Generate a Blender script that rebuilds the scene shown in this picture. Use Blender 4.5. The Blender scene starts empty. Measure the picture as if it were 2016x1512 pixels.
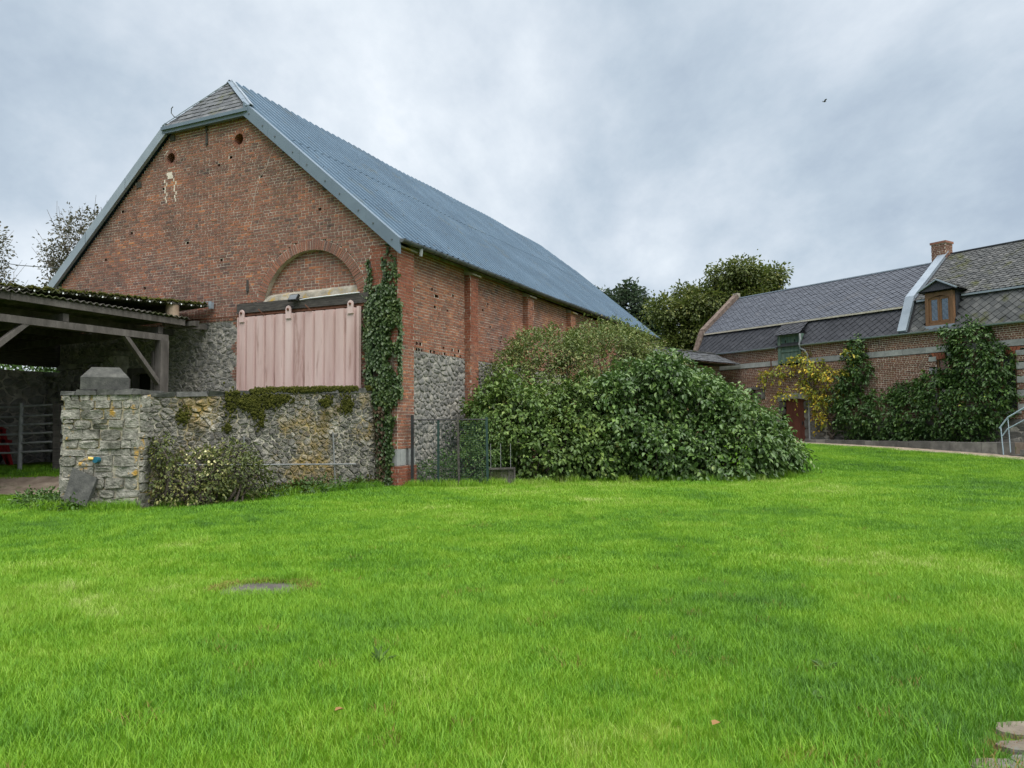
import bpy, math, random
import numpy as np
from mathutils import Vector, Matrix, noise as mnoise
PI = math.pi
rnd = random.Random(7)
scene = bpy.context.scene
C = scene.collection

# ------------------------------------------------------------------ camera
PITCH, ROLL, EYE = math.atan(82 / 1500), math.radians(0.4), 1.5
fwd = Vector((0, math.cos(PITCH), math.sin(PITCH)))
up0 = Vector((0, -math.sin(PITCH), math.cos(PITCH)))
rt0 = Vector((1, 0, 0))
rt = rt0 * math.cos(ROLL) - up0 * math.sin(ROLL)
up = up0 * math.cos(ROLL) + rt0 * math.sin(ROLL)
cam = bpy.data.cameras.new('camera')
cam.sensor_width = 36
cam.lens = 1500 / 2016 * 36
cam.clip_start, cam.clip_end = 0.05, 3000
camo = bpy.data.objects.new('camera', cam)
C.objects.link(camo)
m = Matrix((rt, up, -fwd)).transposed().to_4x4()
m.translation = (0, 0, EYE)
camo.matrix_world = m
scene.camera = camo

# ------------------------------------------------------------------ world (overcast) and sun
SUN_EL, SUN_AZ = math.radians(70), math.radians(150)     # azimuth clockwise from +Y (view axis)
world = bpy.data.worlds.new('World')
scene.world = world
world.use_nodes = True
nt = world.node_tree
nt.nodes.clear()
def wn(t, **kw):
    n = nt.nodes.new(t)
    for k, v in kw.items(): setattr(n, k, v)
    return n
tc = wn('ShaderNodeTexCoord')
sep = wn('ShaderNodeSeparateXYZ')
nt.links.new(tc.outputs['Generated'], sep.inputs[0])
zc = wn('ShaderNodeMath', operation='MAXIMUM'); zc.inputs[1].default_value = 0.0
nt.links.new(sep.outputs[2], zc.inputs[0])
za = wn('ShaderNodeMath', operation='ADD'); za.inputs[1].default_value = 0.55
nt.links.new(zc.outputs[0], za.inputs[0])
dv = []
for k in (0, 1):
    d = wn('ShaderNodeMath', operation='DIVIDE')
    nt.links.new(sep.outputs[k], d.inputs[0]); nt.links.new(za.outputs[0], d.inputs[1]); dv.append(d)
cmb = wn('ShaderNodeCombineXYZ')
nt.links.new(dv[0].outputs[0], cmb.inputs[0]); nt.links.new(dv[1].outputs[0], cmb.inputs[1])
mp = wn('ShaderNodeMapping'); mp.inputs['Location'].default_value = (2.79, 1.474, 0.4); mp.inputs['Rotation'].default_value = (0, 0, 0.5)
mp.inputs['Scale'].default_value = (1.0, 0.8, 1)
nt.links.new(cmb.outputs[0], mp.inputs[0])
n1 = wn('ShaderNodeTexNoise'); n1.inputs['Scale'].default_value = 1.5; n1.inputs['Detail'].default_value = 8; n1.inputs['Roughness'].default_value = 0.56; n1.inputs['Distortion'].default_value = 0.25
nt.links.new(mp.outputs[0], n1.inputs[0])
n2 = wn('ShaderNodeTexNoise'); n2.inputs['Scale'].default_value = 4.2; n2.inputs['Detail'].default_value = 9; n2.inputs['Roughness'].default_value = 0.6
nt.links.new(mp.outputs[0], n2.inputs[0])
mx = wn('ShaderNodeMix', data_type='FLOAT'); mx.inputs[0].default_value = 0.26
nt.links.new(n1.outputs[0], mx.inputs[2]); nt.links.new(n2.outputs[0], mx.inputs[3])
rmp = wn('ShaderNodeValToRGB')
cr = rmp.color_ramp
SKY = 0.475
cr.elements[0].position = 0.385; cr.elements[0].color = (0.205 * SKY, 0.247 * SKY, 0.298 * SKY, 1)
cr.elements[1].position = 0.635; cr.elements[1].color = (0.490 * SKY, 0.508 * SKY, 0.528 * SKY, 1)
for pos, col in ((0.44, (0.250, 0.294, 0.340)), (0.505, (0.318, 0.355, 0.395)), (0.57, (0.392, 0.424, 0.456))):
    e = cr.elements.new(pos); e.color = (col[0] * SKY, col[1] * SKY, col[2] * SKY, 1)
nt.links.new(mx.outputs[0], rmp.inputs[0])
sky = wn('ShaderNodeTexSky', sky_type='NISHITA')
sky.sun_disc = False; sky.sun_elevation = SUN_EL; sky.sun_rotation = SUN_AZ
skm = wn('ShaderNodeVectorMath', operation='SCALE'); skm.inputs[3].default_value = 0.03
nt.links.new(sky.outputs[0], skm.inputs[0])
mxc = wn('ShaderNodeMix', data_type='RGBA'); mxc.inputs[0].default_value = 0.94
nt.links.new(skm.outputs[0], mxc.inputs[6]); nt.links.new(rmp.outputs[0], mxc.inputs[7])
bg = wn('ShaderNodeBackground'); bg.inputs[1].default_value = 1.0
nt.links.new(mxc.outputs[2], bg.inputs[0])
wo = wn('ShaderNodeOutputWorld')
nt.links.new(bg.outputs[0], wo.inputs[0])

sun = bpy.data.lights.new('sun', 'SUN')
sun.energy = 1.5
sun.angle = math.radians(75)
sun.color = (1.0, 0.975, 0.94)
suno = bpy.data.objects.new('sun', sun)
C.objects.link(suno)
sdir = Vector((math.sin(SUN_AZ) * math.cos(SUN_EL), math.cos(SUN_AZ) * math.cos(SUN_EL), math.sin(SUN_EL)))
suno.rotation_euler = sdir.to_track_quat('Z', 'Y').to_euler()
suno.location = sdir * 60

vs = scene.view_settings
vs.view_transform = 'Standard'; vs.look = 'None'; vs.gamma = 1; vs.use_curve_mapping = False
vs.exposure = 2.22
scene.cycles.use_denoising = True
scene.cycles.max_bounces = 6
scene.cycles.diffuse_bounces = 3
scene.cycles.transparent_max_bounces = 6

# ------------------------------------------------------------------ materials
def lin(r, g, b): return (r, g, b, 1)
def material(name, stops, scale=4.0, detail=4, rough=0.85, bump=0.0, bscale=None, tone=0.0, stain=None, spec=0.3,
             metal=0.0, stretch=None, translucent=0.0, objrand=0.0, stain2=None, bdist=0.02):
    """stops: [(pos, rgb)] over a value = noise*(1-tone) + attribute tone*tone.
    stain: (rgb, scale, lo, hi, zlo, zhi) patches in world space."""
    M = bpy.data.materials.new(name); M.use_nodes = True
    t = M.node_tree; N = t.nodes; L = t.links
    p = N['Principled BSDF']
    geo = N.new('ShaderNodeNewGeometry')
    src = geo.outputs['Position']
    if stretch:
        mpn = N.new('ShaderNodeMapping'); mpn.inputs['Scale'].default_value = stretch
        L.new(src, mpn.inputs[0]); src2 = mpn.outputs[0]
    else: src2 = src
    n = N.new('ShaderNodeTexNoise'); n.inputs['Scale'].default_value = scale; n.inputs['Detail'].default_value = detail; n.inputs['Roughness'].default_value = 0.6
    L.new(src2, n.inputs[0])
    st = N.new('ShaderNodeMapRange'); st.inputs[1].default_value = 0.3; st.inputs[2].default_value = 0.7
    L.new(n.outputs[0], st.inputs[0])
    val = st.outputs[0]
    if tone > 0:
        at = N.new('ShaderNodeAttribute'); at.attribute_name = 'tone'
        mixn = N.new('ShaderNodeMix'); mixn.data_type = 'FLOAT'; mixn.inputs[0].default_value = tone
        L.new(val, mixn.inputs[2]); L.new(at.outputs['Fac'], mixn.inputs[3]); val = mixn.outputs[0]
    if objrand > 0:
        oi = N.new('ShaderNodeObjectInfo')
        mixn = N.new('ShaderNodeMix'); mixn.data_type = 'FLOAT'; mixn.inputs[0].default_value = objrand
        L.new(val, mixn.inputs[2]); L.new(oi.outputs['Random'], mixn.inputs[3]); val = mixn.outputs[0]
    r = N.new('ShaderNodeValToRGB'); e = r.color_ramp
    e.elements[0].position = stops[0][0]; e.elements[0].color = (*stops[0][1], 1)
    e.elements[1].position = stops[-1][0]; e.elements[1].color = (*stops[-1][1], 1)
    for ps, c in stops[1:-1]:
        k = e.elements.new(ps); k.color = (*c, 1)
    L.new(val, r.inputs[0])
    col = r.outputs[0]
    for s in (stain, stain2):
        if not s: continue
        rgb, sc, lo, hi = s[:4]
        sn = N.new('ShaderNodeTexNoise'); sn.inputs['Scale'].default_value = sc; sn.inputs['Detail'].default_value = 6; sn.inputs['Roughness'].default_value = 0.65
        off = N.new('ShaderNodeMapping'); off.inputs['Location'].default_value = (sc * 3.3, 1.1 * sc, 7.7)
        L.new(src2, off.inputs[0]); L.new(off.outputs[0], sn.inputs[0])
        mr = N.new('ShaderNodeMapRange'); mr.inputs[1].default_value = lo; mr.inputs[2].default_value = hi
        L.new(sn.outputs[0], mr.inputs[0])
        mm = N.new('ShaderNodeMix'); mm.data_type = 'RGBA'
        L.new(mr.outputs[0], mm.inputs[0]); L.new(col, mm.inputs[6]); mm.inputs[7].default_value = (*rgb, 1)
        col = mm.outputs[2]
    L.new(col, p.inputs['Base Color'])
    p.inputs['Roughness'].default_value = rough
    p.inputs['Specular IOR Level'].default_value = spec
    p.inputs['Metallic'].default_value = metal
    if bump > 0:
        bn = N.new('ShaderNodeTexNoise'); bn.inputs['Scale'].default_value = bscale or scale * 6; bn.inputs['Detail'].default_value = 5
        L.new(src2, bn.inputs[0])
        b = N.new('ShaderNodeBump'); b.inputs['Strength'].default_value = bump; b.inputs['Distance'].default_value = bdist
        L.new(bn.outputs[0], b.inputs['Height']); L.new(b.outputs[0], p.inputs['Normal'])
    if translucent > 0:
        tr = N.new('ShaderNodeBsdfTranslucent'); L.new(col, tr.inputs[0])
        ms = N.new('ShaderNodeMixShader'); ms.inputs[0].default_value = translucent
        L.new(p.outputs[0], ms.inputs[1]); L.new(tr.outputs[0], ms.inputs[2])
        L.new(ms.outputs[0], N['Material Output'].inputs[0])
    return M

MAT = {}
MAT['brick'] = material('weathered_brick', [(0.0, (0.072, 0.050, 0.047)), (0.25, (0.150, 0.082, 0.067)), (0.5, (0.215, 0.102, 0.074)), (0.70, (0.265, 0.116, 0.076)), (0.84, (0.35, 0.135, 0.072)), (1.0, (0.50, 0.22, 0.10))],
                        scale=1.1, detail=6, tone=0.62, bump=0.5, bscale=60, rough=0.92, stain=((0.075, 0.055, 0.048), 0.45, 0.55, 0.75))
MAT['brick_side'] = material('side_brick', [(0.0, (0.08, 0.052, 0.046)), (0.25, (0.175, 0.085, 0.062)), (0.5, (0.255, 0.108, 0.068)), (0.75, (0.335, 0.135, 0.075)), (1.0, (0.50, 0.25, 0.13))],
                        scale=1.0, detail=6, tone=0.55, bump=0.5, bscale=60, rough=0.92, stain=((0.12, 0.085, 0.075), 0.7, 0.52, 0.7))
MAT['brick_new'] = material('repair_brick', [(0.0, (0.15, 0.055, 0.036)), (0.5, (0.22, 0.075, 0.044)), (1.0, (0.30, 0.105, 0.058))], scale=2, tone=0.7, bump=0.3, bscale=70, rough=0.9)
MAT['brick_house'] = material('house_brick', [(0.0, (0.075, 0.045, 0.038)), (0.4, (0.14, 0.068, 0.05)), (0.75, (0.19, 0.088, 0.06)), (1.0, (0.28, 0.13, 0.08))], scale=1.2, tone=0.6, bump=0.4, bscale=50, rough=0.92)
MAT['mortar'] = material('lime_mortar', [(0.0, (0.32, 0.265, 0.215)), (0.5, (0.46, 0.39, 0.325)), (1.0, (0.58, 0.50, 0.43))], scale=3, bump=0.5, bscale=40, rough=0.95, stain=((0.20, 0.165, 0.14), 0.6, 0.55, 0.75))
MAT['mortar_pale'] = material('pale_mortar', [(0.0, (0.46, 0.40, 0.33)), (1.0, (0.72, 0.64, 0.54))], scale=3, bump=0.5, bscale=40, rough=0.95)
MAT['rubble_mortar'] = material('rubble_mortar', [(0.0, (0.17, 0.16, 0.14)), (0.5, (0.30, 0.28, 0.245)), (1.0, (0.46, 0.43, 0.375))], scale=5, detail=7, bump=0.8, bscale=25, rough=0.95, bdist=0.04, stain=((0.11, 0.105, 0.09), 1.3, 0.56, 0.74))
MAT['rubble'] = material('limestone_rubble', [(0.0, (0.085, 0.083, 0.078)), (0.35, (0.155, 0.150, 0.14)), (0.7, (0.22, 0.212, 0.195)), (1.0, (0.32, 0.305, 0.275))], scale=9, detail=8, tone=0.45, bump=0.8, bscale=22, rough=0.93, bdist=0.03, stain=((0.31, 0.29, 0.25), 3.2, 0.52, 0.62), stain2=((0.075, 0.07, 0.06), 1.3, 0.58, 0.74))
MAT['yard_stone'] = material('yard_wall_stone', [(0.0, (0.045, 0.043, 0.04)), (0.3, (0.10, 0.095, 0.085)), (0.65, (0.19, 0.18, 0.155)), (0.88, (0.33, 0.31, 0.26)), (1.0, (0.5, 0.48, 0.42))], scale=11, detail=9, tone=0.5, bump=1.0, bscale=30, rough=0.95, bdist=0.04,
                             stain=((0.30, 0.205, 0.06), 0.8, 0.53, 0.70), stain2=((0.40, 0.37, 0.31), 2.6, 0.56, 0.66))
MAT['yard_mortar'] = material('yard_wall_mortar', [(0.0, (0.16, 0.145, 0.11)), (0.5, (0.36, 0.33, 0.26)), (1.0, (0.56, 0.52, 0.42))], scale=2.2, detail=6, bump=0.9, bscale=22, rough=0.96, bdist=0.03,
                              stain=((0.38, 0.27, 0.07), 0.8, 0.49, 0.66), stain2=((0.05, 0.055, 0.025), 1.1, 0.57, 0.7))
MAT['pillar_stone'] = material('pillar_limestone', [(0.0, (0.11, 0.105, 0.09)), (0.4, (0.21, 0.20, 0.17)), (0.75, (0.32, 0.305, 0.26)), (1.0, (0.45, 0.43, 0.37))], scale=12, detail=9, tone=0.3, bump=1.0, bscale=32, rough=0.95, bdist=0.03,
                               stain=((0.42, 0.25, 0.05), 1.9, 0.575, 0.63), stain2=((0.055, 0.055, 0.04), 1.8, 0.50, 0.64))
MAT['dark_stone'] = material('dark_weathered_stone', [(0.0, (0.03, 0.032, 0.03)), (0.6, (0.075, 0.075, 0.068)), (1.0, (0.13, 0.128, 0.115))], scale=7, detail=6, bump=0.5, bscale=40, rough=0.9, stain=((0.30, 0.30, 0.28), 9, 0.66, 0.72), tone=0.3)
MAT['concrete'] = material('weathered_concrete', [(0.0, (0.17, 0.155, 0.125)), (0.6, (0.30, 0.27, 0.22)), (1.0, (0.42, 0.38, 0.31))], scale=4, detail=6, bump=0.5, bscale=40, rough=0.93, stain=((0.34, 0.22, 0.04), 3.0, 0.54, 0.64))
MAT['bluestone'] = material('grey_bluestone', [(0.0, (0.17, 0.175, 0.175)), (0.5, (0.27, 0.275, 0.27)), (1.0, (0.38, 0.385, 0.375))], scale=5, detail=6, tone=0.4, bump=0.3, bscale=40, rough=0.85)
MAT['plinth'] = material('plinth_stone', [(0.0, (0.055, 0.054, 0.05)), (0.5, (0.12, 0.115, 0.105)), (1.0, (0.25, 0.24, 0.215))], scale=3, detail=6, tone=0.5, bump=0.5, bscale=30, rough=0.92, stain=((0.05, 0.05, 0.042), 1.2, 0.52, 0.68))
MAT['old_coping'] = material('brown_brick_coping', [(0.0, (0.075, 0.055, 0.045)), (0.5, (0.125, 0.092, 0.074)), (1.0, (0.19, 0.155, 0.13))], scale=6, detail=7, bump=0.6, bscale=20, rough=0.95)
MAT['void'] = material('dark_interior', [(0.0, (0.012, 0.011, 0.010)), (1.0, (0.02, 0.018, 0.016))], rough=1)  # near-black colour paints in the darkness seen through openings
MAT['inner'] = material('rough_inner_wall', [(0.0, (0.06, 0.055, 0.05)), (1.0, (0.12, 0.11, 0.10))], rough=1)
MAT['roof_sheet'] = material('blue_grey_roof_sheet', [(0.0, (0.048, 0.085, 0.127)), (0.5, (0.070, 0.119, 0.170)), (1.0, (0.102, 0.160, 0.220))], scale=0.7, detail=6, rough=0.5, spec=0.35, tone=0.3, stain=((0.10, 0.115, 0.10), 0.9, 0.58, 0.8), stain2=((0.06, 0.075, 0.085), 5.0, 0.6, 0.75))
MAT['flashing'] = material('blue_grey_flashing', [(0.0, (0.10, 0.135, 0.175)), (1.0, (0.155, 0.2, 0.245))], scale=1.5, detail=4, rough=0.45, spec=0.4, tone=0.4)
MAT['zinc'] = material('pale_zinc', [(0.0, (0.20, 0.24, 0.285)), (1.0, (0.29, 0.335, 0.38))], scale=2, rough=0.4, spec=0.5, metal=0.1, tone=0.3)
MAT['gutter'] = material('dark_zinc_gutter', [(0.0, (0.05, 0.055, 0.06)), (1.0, (0.12, 0.13, 0.14))], scale=4, rough=0.5, spec=0.5)
MAT['hip_slate'] = material('mossy_fibre_slate', [(0.0, (0.055, 0.06, 0.066)), (0.5, (0.095, 0.10, 0.108)), (1.0, (0.155, 0.16, 0.165))], scale=5, tone=0.5, rough=0.85, bump=0.3, bscale=40, stain=((0.095, 0.10, 0.045), 1.3, 0.60, 0.72))
MAT['slate'] = material('dark_slate', [(0.0, (0.018, 0.020, 0.025)), (0.5, (0.030, 0.032, 0.039)), (0.9, (0.048, 0.05, 0.058)), (1.0, (0.10, 0.105, 0.115))], scale=3, tone=0.6, rough=0.6, spec=0.3, bump=0.25, bscale=40, stain=((0.05, 0.053, 0.06), 0.9, 0.58, 0.75))
MAT['slate_up'] = material('grey_slate_upper', [(0.0, (0.040, 0.046, 0.060)), (0.5, (0.058, 0.065, 0.082)), (0.93, (0.078, 0.086, 0.104)), (1.0, (0.19, 0.20, 0.23))], scale=2, tone=0.6, rough=0.5, spec=0.4, bump=0.25, bscale=40, stain=((0.085, 0.085, 0.09), 0.7, 0.58, 0.75))
MAT['slate_old'] = material('mossy_old_slate', [(0.0, (0.03, 0.033, 0.035)), (0.5, (0.065, 0.068, 0.068)), (0.88, (0.12, 0.12, 0.117)), (1.0, (0.32, 0.32, 0.30))], scale=4, tone=0.6, rough=0.8, bump=0.4, bscale=30, stain=((0.055, 0.06, 0.02), 0.85, 0.52, 0.62), stain2=((0.28, 0.27, 0.23), 6, 0.66, 0.74))
MAT['door_paint'] = material('faded_pink_container_steel', [(0.0, (0.38, 0.25, 0.23)), (0.45, (0.50, 0.355, 0.33)), (1.0, (0.60, 0.46, 0.43))], scale=2.5, detail=6, stretch=(1, 1, 0.12), rough=0.62, spec=0.35, bump=0.06, bscale=10, stain=((0.25, 0.135, 0.11), 5.0, 0.58, 0.74), stain2=((0.20, 0.11, 0.09), 14, 0.74, 0.78))
MAT['rust'] = material('rusty_steel', [(0.0, (0.07, 0.028, 0.018)), (1.0, (0.16, 0.065, 0.035))], scale=12, rough=0.85, bump=0.3, bscale=60)
MAT['black_timber'] = material('tarred_timber', [(0.0, (0.03, 0.028, 0.026)), (1.0, (0.095, 0.085, 0.075))], scale=4, stretch=(1, 1, 8), rough=0.85, bump=0.4, bscale=30)
MAT['timber'] = material('grey_weathered_timber', [(0.0, (0.04, 0.036, 0.032)), (0.5, (0.082, 0.074, 0.066)), (1.0, (0.145, 0.132, 0.12))], scale=5, stretch=(1, 1, 0.3), rough=0.9, bump=0.5, bscale=30, tone=0.3)
MAT['log'] = material('pale_log', [(0.0, (0.24, 0.17, 0.12)), (1.0, (0.42, 0.32, 0.24))], scale=8, stretch=(1, 1, 0.3), rough=0.85, bump=0.3)
MAT['fibre'] = material('fibre_cement_sheet', [(0.0, (0.06, 0.057, 0.05)), (1.0, (0.14, 0.13, 0.115))], scale=3, rough=0.95, bump=0.4, bscale=40, stain=((0.05, 0.06, 0.022), 2.0, 0.45, 0.6))
MAT['moss'] = material('moss', [(0.0, (0.022, 0.025, 0.008)), (0.5, (0.052, 0.055, 0.012)), (1.0, (0.10, 0.098, 0.02))], scale=9, detail=6, tone=0.45, rough=1.0, spec=0.05, bump=1.0, bscale=90)
MAT['white'] = material('white_paint', [(0.0, (0.62, 0.63, 0.64)), (1.0, (0.78, 0.79, 0.8))], rough=0.6)
MAT['old_white'] = material('old_cream_paint', [(0.0, (0.34, 0.31, 0.25)), (1.0, (0.56, 0.52, 0.44))], scale=5, rough=0.8)
MAT['black'] = material('black_metal', [(0.0, (0.012, 0.013, 0.014)), (1.0, (0.03, 0.03, 0.032))], rough=0.5)
MAT['lamp_glass'] = material('lamp_glass', [(0.0, (0.10, 0.11, 0.12)), (1.0, (0.14, 0.15, 0.16))], rough=0.1, spec=0.8)
MAT['green_paint'] = material('faded_green_paint', [(0.0, (0.045, 0.085, 0.07)), (0.5, (0.085, 0.135, 0.11)), (1.0, (0.17, 0.21, 0.165))], scale=6, stretch=(1, 1, 0.15), rough=0.8, bump=0.2, tone=0.3)
MAT['fence_green'] = material('dark_green_wire', [(0.0, (0.012, 0.035, 0.030)), (1.0, (0.03, 0.06, 0.05))], rough=0.6)
MAT['red_paint'] = material('dark_red_door_paint', [(0.0, (0.07, 0.024, 0.017)), (1.0, (0.115, 0.038, 0.026))], scale=6, stretch=(1, 1, 0.2), rough=0.7, tone=0.4)
MAT['bright_red'] = material('red_machine_paint', [(0.0, (0.22, 0.012, 0.015)), (1.0, (0.34, 0.02, 0.025))], rough=0.6)
MAT['oak'] = material('varnished_oak', [(0.0, (0.12, 0.062, 0.032)), (1.0, (0.21, 0.115, 0.06))], scale=8, stretch=(1, 1, 0.2), rough=0.5, tone=0.2)
MAT['galv'] = material('galvanised_steel', [(0.0, (0.14, 0.145, 0.145)), (1.0, (0.25, 0.255, 0.255))], scale=8, rough=0.5, spec=0.5)
MAT['blue_rail'] = material('blue_grey_handrail', [(0.0, (0.27, 0.35, 0.41)), (1.0, (0.37, 0.45, 0.51))], rough=0.5)
MAT['pipe_grey'] = material('grey_downpipe', [(0.0, (0.19, 0.2, 0.21)), (1.0, (0.3, 0.31, 0.32))], rough=0.55)
MAT['blue_plastic'] = material('blue_plastic', [(0.0, (0.01, 0.09, 0.14)), (1.0, (0.015, 0.13, 0.19))], rough=0.5)
MAT['yellow_plastic'] = material('yellow_plastic', [(0.0, (0.6, 0.4, 0.08)), (1.0, (0.7, 0.5, 0.15))], rough=0.5)
MAT['bark'] = material('bark', [(0.0, (0.045, 0.036, 0.028)), (1.0, (0.13, 0.105, 0.085))], scale=8, stretch=(1, 1, 0.3), rough=0.95, bump=0.7, bscale=30)
MAT['dirt'] = material('packed_dirt', [(0.0, (0.13, 0.10, 0.075)), (0.5, (0.21, 0.165, 0.125)), (1.0, (0.29, 0.24, 0.185))], scale=2.5, detail=8, rough=0.97, bump=0.7, bscale=20, stain=((0.07, 0.10, 0.025), 1.4, 0.55, 0.62))
MAT['gravel'] = material('gravel_strip', [(0.0, (0.15, 0.12, 0.085)), (0.5, (0.25, 0.205, 0.15)), (1.0, (0.36, 0.30, 0.22))], scale=6, detail=8, rough=0.97, bump=0.8, bscale=40, stain=((0.08, 0.10, 0.03), 1.2, 0.58, 0.64))
MAT['paving'] = material('paving_stone', [(0.0, (0.075, 0.062, 0.048)), (0.5, (0.125, 0.105, 0.08)), (1.0, (0.2, 0.17, 0.13))], scale=5, detail=7, rough=0.92, bump=0.5, bscale=40, tone=0.3, stain=((0.12, 0.115, 0.10), 4, 0.52, 0.6))
MAT['slab'] = material('manhole_slab', [(0.0, (0.05, 0.045, 0.041)), (1.0, (0.10, 0.088, 0.078))], scale=6, detail=7, rough=0.92, bump=0.4, bscale=40)
MAT['thatch'] = material('dead_grass', [(0.0, (0.11, 0.066, 0.028)), (1.0, (0.24, 0.14, 0.06))], scale=10, tone=0.6, rough=0.95, spec=0.1)
def leafmat(name, stops, rough=0.5, tl=0.22, spec=0.35): return material(name, stops, scale=0.9, detail=3, tone=0.72, rough=rough, spec=spec, translucent=tl)
MAT['leaf_dark'] = leafmat('shrub_leaf_dark', [(0.0, (0.020, 0.048, 0.012)), (0.5, (0.078, 0.146, 0.034)), (0.82, (0.155, 0.24, 0.06)), (0.96, (0.21, 0.25, 0.075)), (1.0, (0.38, 0.22, 0.05))], rough=0.38)
MAT['leaf_mid'] = leafmat('shrub_leaf_mid', [(0.0, (0.03, 0.065, 0.014)), (0.5, (0.098, 0.165, 0.031)), (0.82, (0.165, 0.232, 0.048)), (0.94, (0.23, 0.21, 0.055)), (1.0, (0.40, 0.22, 0.06))])
MAT['leaf_back'] = leafmat('shrub_leaf_autumn', [(0.0, (0.05, 0.085, 0.020)), (0.4, (0.11, 0.155, 0.038)), (0.65, (0.18, 0.215, 0.058)), (0.86, (0.23, 0.20, 0.085)), (1.0, (0.25, 0.15, 0.09))])
MAT['leaf_ivy'] = leafmat('ivy_leaf', [(0.0, (0.022, 0.048, 0.014)), (0.5, (0.055, 0.095, 0.028)), (1.0, (0.13, 0.17, 0.05))], rough=0.4)
MAT['leaf_ivy_dry'] = leafmat('dry_ivy_leaf', [(0.0, (0.045, 0.035, 0.02)), (0.5, (0.085, 0.055, 0.03)), (1.0, (0.15, 0.085, 0.04))], rough=0.7)
MAT['leaf_vine'] = leafmat('vine_leaf', [(0.0, (0.018, 0.048, 0.010)), (0.5, (0.046, 0.10, 0.020)), (0.88, (0.10, 0.175, 0.032)), (1.0, (0.28, 0.34, 0.04))])
MAT['leaf_yellow'] = leafmat('yellowing_vine_leaf', [(0.0, (0.08, 0.14, 0.022)), (0.4, (0.25, 0.29, 0.035)), (0.66, (0.55, 0.43, 0.04)), (1.0, (0.80, 0.48, 0.035))], tl=0.3)
MAT['leaf_rose'] = leafmat('rose_leaf', [(0.0, (0.04, 0.06, 0.018)), (0.5, (0.10, 0.125, 0.03)), (0.8, (0.19, 0.19, 0.05)), (1.0, (0.5, 0.46, 0.2))])
MAT['leaf_maple'] = leafmat('maple_leaf', [(0.0, (0.04, 0.06, 0.013)), (0.5, (0.098, 0.13, 0.028)), (0.82, (0.18, 0.19, 0.048)), (1.0, (0.38, 0.34, 0.12))], tl=0.3)
MAT['leaf_far'] = leafmat('far_tree_leaf', [(0.0, (0.025, 0.045, 0.026)), (0.6, (0.055, 0.085, 0.045)), (1.0, (0.13, 0.16, 0.09))], tl=0.3)
MAT['leaf_birch'] = leafmat('sparse_tree_leaf', [(0.0, (0.05, 0.05, 0.035)), (0.6, (0.10, 0.095, 0.06)), (1.0, (0.20, 0.16, 0.10))], tl=0.3)
MAT['leaf_weed'] = leafmat('weed_leaf', [(0.0, (0.035, 0.08, 0.02)), (0.6, (0.08, 0.15, 0.035)), (1.0, (0.15, 0.23, 0.06))])
MAT['petal'] = leafmat('pale_yellow_petal', [(0.0, (0.5, 0.46, 0.2)), (1.0, (0.8, 0.75, 0.42))])

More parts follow.
